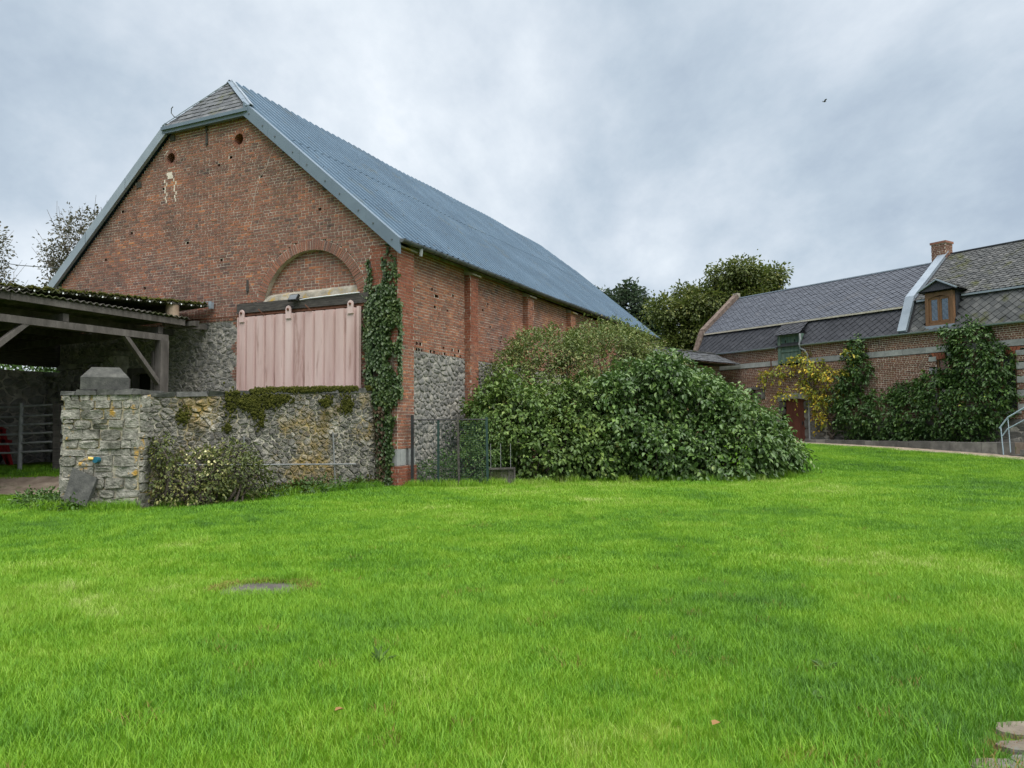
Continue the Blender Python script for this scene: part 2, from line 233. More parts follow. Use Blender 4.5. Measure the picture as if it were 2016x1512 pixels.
# lawn: ground and blades share one patchy colour field
def lawn_material(name, ground):
    M = bpy.data.materials.new(name); M.use_nodes = True
    t = M.node_tree; N = t.nodes; L = t.links
    p = N['Principled BSDF']
    geo = N.new('ShaderNodeNewGeometry')
    def nz(scale, detail, loc):
        mpn = N.new('ShaderNodeMapping'); mpn.inputs['Location'].default_value = loc
        L.new(geo.outputs['Position'], mpn.inputs[0])
        n = N.new('ShaderNodeTexNoise'); n.inputs['Scale'].default_value = scale; n.inputs['Detail'].default_value = detail
        L.new(mpn.outputs[0], n.inputs[0]); return n.outputs[0]
    a = nz(0.38, 5, (0, 0, 0)); b = nz(2.4, 4, (5, 2, 1))
    mx = N.new('ShaderNodeMix'); mx.data_type = 'FLOAT'; mx.inputs[0].default_value = 0.42
    L.new(a, mx.inputs[2]); L.new(b, mx.inputs[3])
    big = nz(0.13, 3, (9, 4, 2))
    ad0 = N.new('ShaderNodeMath'); ad0.operation = 'MULTIPLY_ADD'; ad0.inputs[1].default_value = 0.6; L.new(big, ad0.inputs[0]); L.new(mx.outputs[0], ad0.inputs[2])
    stc = N.new('ShaderNodeMath'); stc.operation = 'MULTIPLY_ADD'; stc.inputs[1].default_value = 1.4; stc.inputs[2].default_value = -0.62; L.new(ad0.outputs[0], stc.inputs[0])
    val = stc.outputs[0]
    if not ground:
        oi = N.new('ShaderNodeObjectInfo')
        at = N.new('ShaderNodeAttribute'); at.attribute_name = 'tone'
        add = N.new('ShaderNodeMath'); add.operation = 'ADD'
        L.new(oi.outputs['Random'], add.inputs[0]); L.new(at.outputs['Fac'], add.inputs[1])
        sc = N.new('ShaderNodeMath'); sc.operation = 'MULTIPLY_ADD'; sc.inputs[1].default_value = 0.2; sc.inputs[2].default_value = -0.2
        L.new(add.outputs[0], sc.inputs[0])
        ad2 = N.new('ShaderNodeMath'); ad2.operation = 'ADD'
        L.new(val, ad2.inputs[0]); L.new(sc.outputs[0], ad2.inputs[1]); val = ad2.outputs[0]
    r = N.new('ShaderNodeValToRGB'); e = r.color_ramp
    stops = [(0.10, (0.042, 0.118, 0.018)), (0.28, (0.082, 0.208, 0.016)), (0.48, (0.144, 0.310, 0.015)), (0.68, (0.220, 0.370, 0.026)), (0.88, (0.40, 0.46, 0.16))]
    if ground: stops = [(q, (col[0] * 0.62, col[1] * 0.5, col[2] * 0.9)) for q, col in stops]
    e.elements[0].position = stops[0][0]; e.elements[0].color = (*stops[0][1], 1)
    e.elements[1].position = stops[-1][0]; e.elements[1].color = (*stops[-1][1], 1)
    for q, col in stops[1:-1]:
        k = e.elements.new(q); k.color = (*col, 1)
    L.new(val, r.inputs[0])
    col = r.outputs[0]
    L.new(col, p.inputs['Base Color'])
    p.inputs['Roughness'].default_value = 0.55 if not ground else 0.95
    p.inputs['Specular IOR Level'].default_value = 0.3 if not ground else 0.1
    if not ground:
        tr = N.new('ShaderNodeBsdfTranslucent'); L.new(col, tr.inputs[0])
        ms = N.new('ShaderNodeMixShader'); ms.inputs[0].default_value = 0.3
        L.new(p.outputs[0], ms.inputs[1]); L.new(tr.outputs[0], ms.inputs[2])
        L.new(ms.outputs[0], N['Material Output'].inputs[0])
    return M
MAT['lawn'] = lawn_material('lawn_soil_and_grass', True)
MAT['grass'] = lawn_material('grass_blade', False)
glass = bpy.data.materials.new('window_glass'); glass.use_nodes = True
gp = glass.node_tree.nodes['Principled BSDF']
gp.inputs['Base Color'].default_value = (0.30, 0.32, 0.34, 1); gp.inputs['Roughness'].default_value = 0.05; gp.inputs['Metallic'].default_value = 0.85
MAT['glass'] = glass

# ------------------------------------------------------------------ object helpers
def link(o, parent=None):
    C.objects.link(o)
    if parent is not None: o.parent = parent
    return o
def tag(o, label=None, cat=None, group=None, kind=None):
    if label: o['label'] = label
    if cat: o['category'] = cat
    if group: o['group'] = group
    if kind: o['kind'] = kind
    return o
def empty(name, loc=(0, 0, 0), rz=0.0, label=None, cat=None, group=None):
    o = bpy.data.objects.new(name, None); o.empty_display_size = 0.3
    o.location = loc; o.rotation_euler = (0, 0, rz)
    link(o); tag(o, label, cat, group); return o

class MB:
    def __init__(s): s.v = []; s.f = []; s.t = []
    def quad(s, a, b, c, d, tone=0.5):
        n = len(s.v); s.v += [a, b, c, d]; s.f.append((n, n + 1, n + 2, n + 3)); s.t.append(tone)
    def poly(s, pts, tone=0.5):
        n = len(s.v); s.v += list(pts); s.f.append(tuple(range(n, n + len(pts)))); s.t.append(tone)
    def prism(s, low, high, tone=0.5, bottom=False):
        """low, high: matching rings; high is the outer face"""
        n = len(s.v); k = len(low); s.v += list(low) + list(high)
        s.f.append(tuple(range(n + k, n + 2 * k))); s.t.append(tone)
        for i in range(k):
            j = (i + 1) % k
            s.f.append((n + i, n + j, n + k + j, n + k + i)); s.t.append(tone)
        if bottom: s.f.append(tuple(range(n + k - 1, n - 1, -1))); s.t.append(tone)
    def box(s, x0, x1, y0, y1, z0, z1, tone=0.5, T=None):
        lo = [(x0, y0, z0), (x1, y0, z0), (x1, y1, z0), (x0, y1, z0)]
        hi = [(x0, y0, z1), (x1, y0, z1), (x1, y1, z1), (x0, y1, z1)]
        if T: lo = [tuple(T @ Vector(p)) for p in lo]; hi = [tuple(T @ Vector(p)) for p in hi]
        s.prism(lo, hi, tone, True)
    def beam(s, p, q, w, h, upv=(0, 0, 1), tone=0.5, jit=0.0):
        p = Vector(p); q = Vector(q); d = (q - p).normalized()
        sd = d.cross(Vector(upv))
        if sd.length < 1e-4: sd = d.cross(Vector((1, 0, 0)))
        sd.normalize(); u = sd.cross(d)
        r = lambda: rnd.uniform(-jit, jit)
        lo = [tuple(p + sd * (a * w / 2 + r()) + u * (b * h / 2 + r())) for a, b in ((-1, -1), (1, -1), (1, 1), (-1, 1))]
        hi = [tuple(q + sd * (a * w / 2 + r()) + u * (b * h / 2 + r())) for a, b in ((-1, -1), (1, -1), (1, 1), (-1, 1))]
        s.prism(lo, hi, tone, True)
    def tube(s, pts, radii, n=8, tone=0.5, cap=True):
        pts = [Vector(p) for p in pts]
        if not isinstance(radii, (list, tuple)): radii = [radii] * len(pts)
        base = len(s.v)
        ref = Vector((0, 0, 1))
        d0 = (pts[1] - pts[0]).normalized()
        if abs(d0.dot(ref)) > 0.9: ref = Vector((1, 0, 0))
        for i, p in enumerate(pts):
            d = (pts[min(i + 1, len(pts) - 1)] - pts[max(i - 1, 0)]).normalized()
            a = d.cross(ref)
            if a.length < 1e-3: a = d.cross(Vector((0, 1, 0)))
            a.normalize(); b = a.cross(d)
            for k in range(n):
                an = 2 * PI * k / n
                s.v.append(tuple(p + (a * math.cos(an) + b * math.sin(an)) * radii[i]))
        for i in range(len(pts) - 1):
            for k in range(n):
                k2 = (k + 1) % n
                s.f.append((base + i * n + k, base + i * n + k2, base + (i + 1) * n + k2, base + (i + 1) * n + k)); s.t.append(tone)
        if cap:
            s.f.append(tuple(base + k for k in range(n - 1, -1, -1))); s.t.append(tone)
            e = base + (len(pts) - 1) * n
            s.f.append(tuple(e + k for k in range(n))); s.t.append(tone)
    def build(s, name, mat, parent=None, smooth=False, kind=None, label=None, cat=None, group=None):
        me = bpy.data.meshes.new(name)
        me.from_pydata(s.v, [], s.f)
        at = me.attributes.new('tone', 'FLOAT', 'FACE')
        at.data.foreach_set('value', np.array(s.t, dtype=np.float32))
        me.materials.append(MAT[mat] if isinstance(mat, str) else mat)
        if smooth: me.polygons.foreach_set('use_smooth', [True] * len(me.polygons))
        me.update()
        o = bpy.data.objects.new(name, me)
        link(o, parent); tag(o, label, cat, group, kind)
        return o

def np_mesh(name, verts, faces4, tone_face, mat, parent=None, kind=None, smooth=False):
    """verts (n,3), faces (m,k) array"""
    me = bpy.data.meshes.new(name)
    nf, k = faces4.shape
    me.vertices.add(len(verts)); me.vertices.foreach_set('co', np.asarray(verts, dtype=np.float32).ravel())
    me.loops.add(nf * k); me.loops.foreach_set('vertex_index', faces4.astype(np.int32).ravel())
    me.polygons.add(nf)
    me.polygons.foreach_set('loop_start', np.arange(0, nf * k, k, dtype=np.int32))
    if smooth: me.polygons.foreach_set('use_smooth', np.ones(nf, dtype=bool))
    at = me.attributes.new('tone', 'FLOAT', 'FACE'); at.data.foreach_set('value', np.asarray(tone_face, dtype=np.float32))
    me.materials.append(MAT[mat]); me.update(calc_edges=True); me.validate()
    o = bpy.data.objects.new(name, me); link(o, parent)
    if kind: o['kind'] = kind
    return o

def sstep(a, b, x):
    t = min(1.0, max(0.0, (x - a) / (b - a))); return t * t * (3 - 2 * t)
def gz(x, y):
    """ground height"""
    z = 0.71 * sstep(17, 34, y) * sstep(-3, 4, x)
    z += 0.5 * sstep(17.5, 20.2, y) * sstep(-7.6, -9.6, x) * sstep(60, 45, y)
    z += 0.022 * (mnoise.noise(Vector((x * 0.35, y * 0.35, 0.3)))) + 0.012 * mnoise.noise(Vector((x * 1.3, y * 1.3, 4.3)))
    return z

# walls are written in (a along, b up, d outward) and mapped by P
def mapper(origin, ea, eb, ed):
    o, ea, eb, ed = Vector(origin), Vector(ea), Vector(eb), Vector(ed)
    def P(a, b, d=0.0): return tuple(o + ea * a + eb * b + ed * d)
    P.axes = (ea, eb, ed, o)
    return P

def lay_bricks(z0, z1, h, intervals, seed, L=0.22, Hd=0.105, j=0.012, header_ratio=0.5, wob=0.0):
    """-> bricks [(a0,a1,b0,b1,tone,dd)], strips [(a0,a1,b0,b1)]"""
    R = random.Random(seed); bricks, strips = [], []
    n = int(round((z1 - z0) / h))
    for i in range(n):
        zb = z0 + i * h; zm = zb + h / 2
        ivs = intervals(zm)
        hdr = (i % 2 == 0) if header_ratio == 0.5 else (R.random() < header_ratio)
        unit = (Hd if hdr else L) + j
        off = R.uniform(-0.02, 0.02) + (0.0 if hdr else unit / 4 + (unit / 2 if i % 4 == 1 else 0))
        for (a0, a1) in ivs:
            if a1 - a0 < 0.02: continue
            strips.append((a0, a1, zb, zb + h))
            k = math.floor((a0 - off) / unit)
            x = k * unit + off
            while x < a1:
                b0, b1 = max(x + j / 2, a0 + 0.002), min(x + unit - j / 2, a1 - 0.002)
                if b1 - b0 > 0.03:
                    wz = wob * mnoise.noise(Vector((x * 0.8, zb * 0.8, seed)))
                    bricks.append((b0 + R.uniform(-.003, .003), b1 + R.uniform(-.003, .003), zb + j / 2 + wz + R.uniform(-.002, .002), zb + h - j / 2 + wz + R.uniform(-.002, .002), min(1, max(0, R.gauss(0.5, 0.24))), max(-.005, R.gauss(0, 0.0025))))
                x += unit
    return bricks, strips

BRICK_MESHES = {}
def brick_mesh(matname, v):
    key = (matname, v)
    if key not in BRICK_MESHES:
        b = MB(); b.box(-.5, .5, -.5, .5, -.5, .5, tone=(v + 0.5) / 10)
        me = bpy.data.meshes.new('brick'); me.from_pydata(b.v, [], b.f)
        at = me.attributes.new('tone', 'FLOAT', 'FACE'); at.data.foreach_set('value', np.array(b.t, dtype=np.float32))
        me.materials.append(MAT[matname]); BRICK_MESHES[key] = me
    return BRICK_MESHES[key]
def brick_object(P, br, matname, parent, proud=0.008, depth=0.1, name='brick'):
    a0, a1, b0, b1, tone, dd = br
    ea, eb, ed, o = P.axes
    me = brick_mesh(matname, min(9, int(tone * 10)))
    ob = bpy.data.objects.new(name, me); link(ob, parent)
    ax = ea if ea.cross(eb).dot(ed) > 0 else -ea
    c = Vector(P((a0 + a1) / 2, (b0 + b1) / 2, proud + dd - depth / 2))
    mt = Matrix((ax * (a1 - a0), eb * (b1 - b0), ed * depth)).transposed().to_4x4(); mt.translation = c
    ob.matrix_local = mt
    return ob
def add_brick(mb, P, br, proud=0.008, depth=0.1):
    a0, a1, b0, b1, tone, dd = br
    d1 = proud + dd; d0 = d1 - depth
    lo = [P(a0, b0, d0), P(a1, b0, d0), P(a1, b1, d0), P(a0, b1, d0)]
    hi = [P(a0, b0, d1), P(a1, b0, d1), P(a1, b1, d1), P(a0, b1, d1)]
    mb.prism(lo, hi, tone)
def build_bricks(sets, parent, limit, world, visible):
    """sets: [(P, bricks, strips, matname, mortar)]; the largest-looking become parts, the rest one stuff part"""
    cand = []
    for si, (P, bricks, strips, mn, mo) in enumerate(sets):
        for bi, br in enumerate(bricks):
            w = world @ Vector(P((br[0] + br[1]) / 2, (br[2] + br[3]) / 2, 0))
            if visible(si, w, br): cand.append(((br[1] - br[0]) * (br[3] - br[2]) / (w - Vector((0, 0, EYE))).length_squared, si, bi))
    cand.sort(reverse=True)
    pick = set((s, b) for _, s, b in cand[:limit])
    rest = {}; mort = {}
    for si, (P, bricks, strips, mn, mo) in enumerate(sets):
        mb = rest.setdefault(mn, MB())
        for bi, br in enumerate(bricks):
            if (si, bi) in pick: brick_object(P, br, mn, parent)
            else: add_brick(mb, P, br)
        mm = mort.setdefault(mo, MB())
        for (a0, a1, b0, b1) in strips: mm.quad(P(a0, b0, 0), P(a1, b0, 0), P(a1, b1, 0), P(a0, b1, 0))
    for mn, mb in rest.items(): mb.build('brickwork', mn, parent, kind='stuff')
    for mo, mm in mort.items(): mm.build('mortar_bed', mo, parent)

def sub_iv(ivs, a, b):
    out = []
    for x0, x1 in ivs:
        if b <= x0 or a >= x1: out.append((x0, x1)); continue
        if a > x0: out.append((x0, a))
        if b < x1: out.append((b, x1))
    return out

# ---- rubble masonry: Voronoi cells, each a rounded stone
def clip_poly(poly, nx, ny, c):
    out = []
    for i in range(len(poly)):
        p, q = poly[i], poly[(i + 1) % len(poly)]
        dp = p[0] * nx + p[1] * ny - c; dq = q[0] * nx + q[1] * ny - c
        if dp <= 0: out.append(p)
        if (dp < 0 < dq) or (dq < 0 < dp):
            t = dp / (dp - dq); out.append((p[0] + (q[0] - p[0]) * t, p[1] + (q[1] - p[1]) * t))
    return out
def voronoi(a0, a1, b0, b1, sa, sb, seed, jit=0.42, course=False, drop=0.0):
    R = random.Random(seed)
    na, nb = max(1, int(round((a1 - a0) / sa))), max(1, int(round((b1 - b0) / sb)))
    da, db = (a1 - a0) / na, (b1 - b0) / nb
    k = da / db
    S = {}
    for i in range(-1, na + 1):
        for j2 in range(-1, nb + 1):
            ja = jit
            S[(i, j2)] = ((a0 + (i + 0.5 + R.uniform(-ja, ja) + (0.5 if j2 % 2 else 0) * 0.9) * da), (b0 + (j2 + 0.5 + R.uniform(-jit, jit) * (0.35 if course else 1)) * db) * k)
    if drop:
        for key in list(S):
            if R.random() < drop: del S[key]
    cells = []
    for (i, j2), (x, y) in S.items():
        poly = [(a0, b0 * k), (a1, b0 * k), (a1, b1 * k), (a0, b1 * k)]
        for di in range(-3, 4):
            for dj in range(-3, 4):
                if di == 0 and dj == 0: continue
                o = S.get((i + di, j2 + dj))
                if o is None: continue
                nx, ny = o[0] - x, o[1] - y
                poly = clip_poly(poly, nx, ny, (o[0] ** 2 + o[1] ** 2 - x * x - y * y) / 2)
                if len(poly) < 3: break
            if len(poly) < 3: break
        if len(poly) >= 3:
            cells.append([(p[0], p[1] / k) for p in poly])
    return cells
def stone_mb(mb, P, poly, R, joint=0.014, h=0.05, tone=None, back=-0.05, chaikin=1, flat=False):
    cx = sum(p[0] for p in poly) / len(poly); cy = sum(p[1] for p in poly) / len(poly)
    w = max(p[0] for p in poly) - min(p[0] for p in poly); hh = max(p[1] for p in poly) - min(p[1] for p in poly)
    if min(w, hh) < 0.035: return False
    f = max(0.4, 1 - 2 * joint / min(w, hh))
    pl = [(cx + (p[0] - cx) * f, cy + (p[1] - cy) * f) for p in poly]
    for _ in range(chaikin):
        q = []
        for i in range(len(pl)):
            a, b = pl[i], pl[(i + 1) % len(pl)]
            if math.hypot(a[0] - b[0], a[1] - b[1]) < 0.02: q.append(((a[0] + b[0]) / 2, (a[1] + b[1]) / 2)); continue
            q.append((a[0] * .8 + b[0] * .2, a[1] * .8 + b[1] * .2)); q.append((a[0] * .2 + b[0] * .8, a[1] * .2 + b[1] * .8))
        pl = q
    if tone is None: tone = min(1, max(0, R.gauss(0.5, 0.27)))
    n = len(pl); base = len(mb.v)
    tx, ty = R.uniform(-.25, .25), R.uniform(-.25, .25)
    rings = ((1.0, back), (0.98, h * .5), (0.88, h * .92), (0.45, h * 1.02)) if not flat else ((1.0, back), (0.99, h * .6), (0.95, h * .97), (0.5, h))
    for sc, d in rings:
        for (x, y) in pl:
            ux, uy = x - cx, y - cy
            e = 0 if d == back else (ux * tx + uy * ty) * (0.4 if flat else 0.7) + R.uniform(-1, 1) * h * 0.2
            mb.v.append(P(cx + ux * sc, cy + uy * sc, d + e))
    for r in range(len(rings) - 1):
        for i in range(n):
            j2 = (i + 1) % n
            mb.f.append((base + r * n + i, base + r * n + j2, base + (r + 1) * n + j2, base + (r + 1) * n + i)); mb.t.append(tone)
    mb.f.append(tuple(base + (len(rings) - 1) * n + i for i in range(n))); mb.t.append(tone)
    return True
def build_stones(items, parent, limit, world, matname, name='stone', visible=None, smooth=True):
    """items: [(P, poly, kwargs)]"""
    R = random.Random(5)
    sc = []
    for i, (P, poly, kw) in enumerate(items):
        cx = sum(p[0] for p in poly) / len(poly); cy = sum(p[1] for p in poly) / len(poly)
        w = world @ Vector(P(cx, cy, 0))
        ar = abs(sum(poly[k][0] * poly[(k + 1) % len(poly)][1] - poly[(k + 1) % len(poly)][0] * poly[k][1] for k in range(len(poly)))) / 2
        v = 1 if (visible is None or visible(w)) else 1e-6
        sc.append((v * ar / (w - Vector((0, 0, EYE))).length_squared, i))
    sc.sort(reverse=True)
    pick = set(i for s, i in sc[:limit] if s > 1e-9)
    rest = MB()
    for i, (P, poly, kw) in enumerate(items):
        if i in pick:
            mb = MB()
            if stone_mb(mb, P, poly, R, **kw): mb.build(name, kw.get('mat', matname) if False else matname, parent, smooth=smooth)
        else: stone_mb(rest, P, poly, R, **kw)
    if rest.v: rest.build('rubble_fill', matname, parent, smooth=smooth, kind='stuff')

# ---- slates: convex plates lying on a slope
def add_plate(mb, P, poly, d_hi, d_lo, th, tone, bmin, bmax):
    def dd(b): return d_lo + (d_hi - d_lo) * (bmax - b) / max(1e-6, bmax - bmin)
    lo = [P(a, b, dd(b) - th) for a, b in poly]; hi = [P(a, b, dd(b)) for a, b in poly]
    mb.prism(lo, hi, tone)
def slate_polys(a0, a1, b0, b1, w, h, kind, seed, ivs=None):
    """ivs(b)-> [lo,hi] clip range along a"""
    R = random.Random(seed); out = []
    if kind == 'diamond':
        nr = int((b1 - b0) / (h / 2)) + 2
        for r in range(-1, nr):
            bc = b0 + r * h / 2
            na = int((a1 - a0) / w) + 2
            for c in range(-1, na):
                ac = a0 + (c + (0.5 if r % 2 else 0)) * w
                g = 0.968
                out.append([(ac, bc - h / 2 * g), (ac + w / 2 * g, bc), (ac, bc + h / 2 * g), (ac - w / 2 * g, bc)])
    else:
        nr = int((b1 - b0) / h) + 1
        for r in range(nr):
            bb = b0 + r * h
            na = int((a1 - a0) / w) + 2
            for c in range(-1, na):
                ac = a0 + (c + (0.5 if r % 2 else 0)) * w + R.uniform(-.008, .008)
                e = w * 0.28 if kind == 'scale' else 0.0
                bb2 = bb + R.uniform(-.012, .012)
                pl = [(ac + 0.004 + e, bb2 - 0.02), (ac + w - 0.004 - e, bb2 - 0.02), (ac + w - 0.004, bb2 - 0.02 + e), (ac + w - 0.004, bb + h * 1.05), (ac + 0.004, bb + h * 1.05), (ac + 0.004, bb2 - 0.02 + e)]
                if e == 0: pl = [pl[0], pl[1], pl[3], pl[4]]
                out.append(pl)
    res = []
    for pl in out:
        for nx, ny, cc in ((-1, 0, -a0), (1, 0, a1), (0, -1, -(b0 - 0.03)), (0, 1, b1)):
            pl = clip_poly(pl, nx, ny, cc)
            if len(pl) < 3: break
        if len(pl) < 3: continue
        if ivs is not None:
            for nx, ny, cc in ivs:
                pl = clip_poly(pl, nx, ny, cc)
                if len(pl) < 3: break
            if len(pl) < 3: continue
        ar = abs(sum(pl[k][0] * pl[(k + 1) % len(pl)][1] - pl[(k + 1) % len(pl)][0] * pl[k][1] for k in range(len(pl)))) / 2
        if ar < 0.0015: continue
        res.append((pl, min(1, max(0, R.gauss(0.48, 0.22)))))
    return res
def build_slates(sets, parent, limit, world, name='slate', visible=None):
    """sets: [(P, polys, mat, hi, lo)]"""
    cand = []
    for si, (P, polys, mn, hi, lo) in enumerate(sets):
        for pi, (pl, tone) in enumerate(polys):
            w = world @ Vector(P(sum(p[0] for p in pl) / len(pl), sum(p[1] for p in pl) / len(pl), 0))
            ar = abs(sum(pl[k][0] * pl[(k + 1) % len(pl)][1] - pl[(k + 1) % len(pl)][0] * pl[k][1] for k in range(len(pl)))) / 2
            if visible is None or visible(si, w): cand.append((ar / (w - Vector((0, 0, EYE))).length_squared, si, pi))
    cand.sort(reverse=True); pick = set((a, b) for _, a, b in cand[:limit])
    rest = {}
    for si, (P, polys, mn, hi, lo) in enumerate(sets):
        R = random.Random(si)
        for pi, (pl, tone) in enumerate(polys):
            bs = [p[1] for p in pl]
            j2 = R.uniform(-.004, .008)
            if (si, pi) in pick:
                mb = MB(); add_plate(mb, P, pl, hi + j2, lo + j2, 0.008, tone, min(bs), max(bs)); mb.build(name, mn, parent)
            else: add_plate(rest.setdefault(mn, MB()), P, pl, hi + j2, lo + j2, 0.008, tone, min(bs), max(bs))
    for mn, mb in rest.items(): mb.build('slate_field', mn, parent, kind='stuff')

# ---- foliage
def leaf_arrays(pos, axis, nrm, size, width=0.5, fold=0.25, droop=0.2, rng=None):
    """pos, axis, nrm (n,3), size (n): hexagonal leaf folded on its midrib; 2 quads"""
    n = len(pos)
    axis = axis / np.linalg.norm(axis, axis=1, keepdims=True)
    side = np.cross(axis, nrm); side /= np.maximum(1e-6, np.linalg.norm(side, axis=1, keepdims=True))
    nr = np.cross(side, axis)
    s = size[:, None]
    b = pos
    tip = pos + axis * s - nr * s * droop
    w = s * width / 2
    m1 = pos + axis * s * 0.3; m2 = pos + axis * s * 0.68 - nr * s * droop * 0.35
    L1 = m1 - side * w + nr * w * fold * 2; L2 = m2 - side * w * 0.82 + nr * w * fold * 2
    R1 = m1 + side * w + nr * w * fold * 2; R2 = m2 + side * w * 0.82 + nr * w * fold * 2
    V = np.stack([b, L1, L2, tip, R2, R1], axis=1).reshape(-1, 3)
    i = np.arange(n) * 6
    Fc = np.concatenate([np.stack([i, i + 3, i + 2, i + 1], 1), np.stack([i, i + 5, i + 4, i + 3], 1)], 0)
    return V, Fc
def unit_dirs(rng, n):
    v = rng.normal(size=(n, 3)); return v / np.linalg.norm(v, axis=1, keepdims=True)
def lump_foliage(lumps, per_m2, cluster, size, rng, spread=0.16, down=0.25, inner=0.25, zmin=None, keep=None, rough=0.2, shoot=0.0):
    """clusters of leaves on the outside of a union of ellipsoids [(c, r)] -> pos, axis, nrm, size, tone"""
    cents, outs, shade = [], [], []
    for li, (c, r) in enumerate(lumps):
        c, r = np.array(c, float), np.array(r, float)
        area = 4 * PI * ((((r[0] * r[1]) ** 1.6 + (r[0] * r[2]) ** 1.6 + (r[1] * r[2]) ** 1.6) / 3) ** (1 / 1.6))
        n = int(area * per_m2)
        u = unit_dirs(rng, n)
        k = np.where(rng.random(n) < inner, rng.uniform(0.55, 0.93, n), rng.uniform(0.9, 1.06, n))
        nz = np.array([mnoise.noise(Vector(tuple(d * 2.3 + c))) + 0.6 * mnoise.noise(Vector(tuple(d * 5.5 + c))) for d in u])
        k = k * (1 + rough * nz)
        p = c + u * r * k[:, None]
        nm = u / r; nm /= np.linalg.norm(nm, axis=1, keepdims=True)
        ok = np.ones(n, bool)
        for lj, (c2, r2) in enumerate(lumps):
            if lj == li: continue
            q = np.sqrt((((p - np.array(c2)) / np.array(r2)) ** 2).sum(1))
            ok &= q > 0.80
        if zmin is not None: ok &= p[:, 2] > zmin
        if keep is not None: ok &= keep(p, nm)
        cents.append(p[ok]); outs.append(nm[ok]); shade.append(k[ok])
    p = np.concatenate(cents); o = np.concatenate(outs)
    n = len(p)
    cp = np.repeat(p, cluster, 0); co = np.repeat(o, cluster, 0)
    ctone = np.repeat(rng.normal(0, 0.13, n), cluster)
    N = len(cp)
    d = unit_dirs(rng, N)
    if shoot > 0:           # leaves strung along arching shoots
        sdn = o * 0.9 + np.array([0, 0, 0.35]) + 0.75 * unit_dirs(rng, n); sdn /= np.linalg.norm(sdn, axis=1, keepdims=True)
        sd = np.repeat(sdn, cluster, 0); t = np.tile(np.linspace(0, 1, cluster), n)[:, None] * np.repeat(rng.uniform(.6, 1.5, n), cluster)[:, None]
        pos = cp + sd * t * shoot - np.array([0, 0, 1.0]) * shoot * 0.45 * t ** 2 + d * spread * 0.35
        co = co * 0.5 + sd * 0.5
    else: pos = cp + d * spread * rng.random((N, 1)) ** 0.5 + co * spread * 0.3 * rng.normal(size=(N, 1))
    axis = co * 0.8 + d * 0.9 + np.array([0, 0, -down]) + 0.25 * unit_dirs(rng, N)
    nrm = co * 0.7 + np.array([0, 0, 0.75]) + 0.55 * unit_dirs(rng, N)
    sz = size * rng.uniform(0.5, 1.35, N)
    tone = np.clip(rng.normal(0.45, 0.2, N) + ctone, 0, 1)
    return pos, axis, nrm, sz, tone
def build_leaves(name, data, mat, parent, width=0.5, kind='stuff', fold=0.25, droop=0.2):
    pos, axis, nrm, sz, tone = data
    V, Fc = leaf_arrays(pos, axis, nrm, sz, width, fold, droop)
    return np_mesh(name, V, Fc, np.concatenate([tone, tone]), mat, parent, kind)
def limb(mb, p, q, r0, r1, R, wig=0.12, seg=5, n=6):
    p, q = Vector(p), Vector(q); L = (q - p).length
    pts = [p.lerp(q, i / seg) + Vector((R.uniform(-1, 1), R.uniform(-1, 1), R.uniform(-.5, .5))) * wig * L * 0.25 * (0 if i in (0, seg) else 1) for i in range(seg + 1)]
    mb.tube(pts, [r0 + (r1 - r0) * i / seg for i in range(seg + 1)], n=n)
    return pts

# ================================================================== THE SETTING
def axis_list(dense0, dense1, step, far):
    xs = list(np.arange(dense0, dense1 + 1e-6, step))
    k, d = dense0, step
    lo = []
    while k > -far: d *= 1.5; k -= d; lo.append(k)
    k, d = dense1, step
    hi = []
    while k < far: d *= 1.5; k += d; hi.append(k)
    return lo[::-1] + xs + hi
gx = axis_list(-18, 22, 0.3, 1500); gy = axis_list(0, 44, 0.3, 1500)
GV = np.array([(x, y, gz(x, y) - 0.015) for y in gy for x in gx])
nx_ = len(gx)
GF = np.array([(j * nx_ + i, j * nx_ + i + 1, (j + 1) * nx_ + i + 1, (j + 1) * nx_ + i) for j in range(len(gy) - 1) for i in range(nx_ - 1)])
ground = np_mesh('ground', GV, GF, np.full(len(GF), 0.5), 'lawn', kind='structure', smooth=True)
def sheet(name, f, nu, nv, mat, lift):
    V, F = [], []
    for j in range(nv + 1):
        for i in range(nu + 1):
            x, y = f(i / nu, j / nv); V.append((x, y, gz(x, y) + lift))
    for j in range(nv):
        for i in range(nu): F.append((j * (nu + 1) + i, j * (nu + 1) + i + 1, (j + 1) * (nu + 1) + i + 1, (j + 1) * (nu + 1) + i))
    return np_mesh(name, np.array(V), np.array(F), np.full(len(F), 0.5), mat, kind='structure', smooth=True)
def dirt_xy(u, v):
    x = -26 + 18.4 * u
    y0 = 17.3 + 0.35 * mnoise.noise(Vector((x * 0.7, 0, 0))) + 0.25 * mnoise.noise(Vector((x * 2.1, 3, 0)))
    y1 = 19.0 + 0.3 * mnoise.noise(Vector((x * 0.9, 9, 0)))
    return x, y0 + (y1 - y0) * v
sheet('dirt_track', dirt_xy, 80, 12, 'dirt', 0.02)

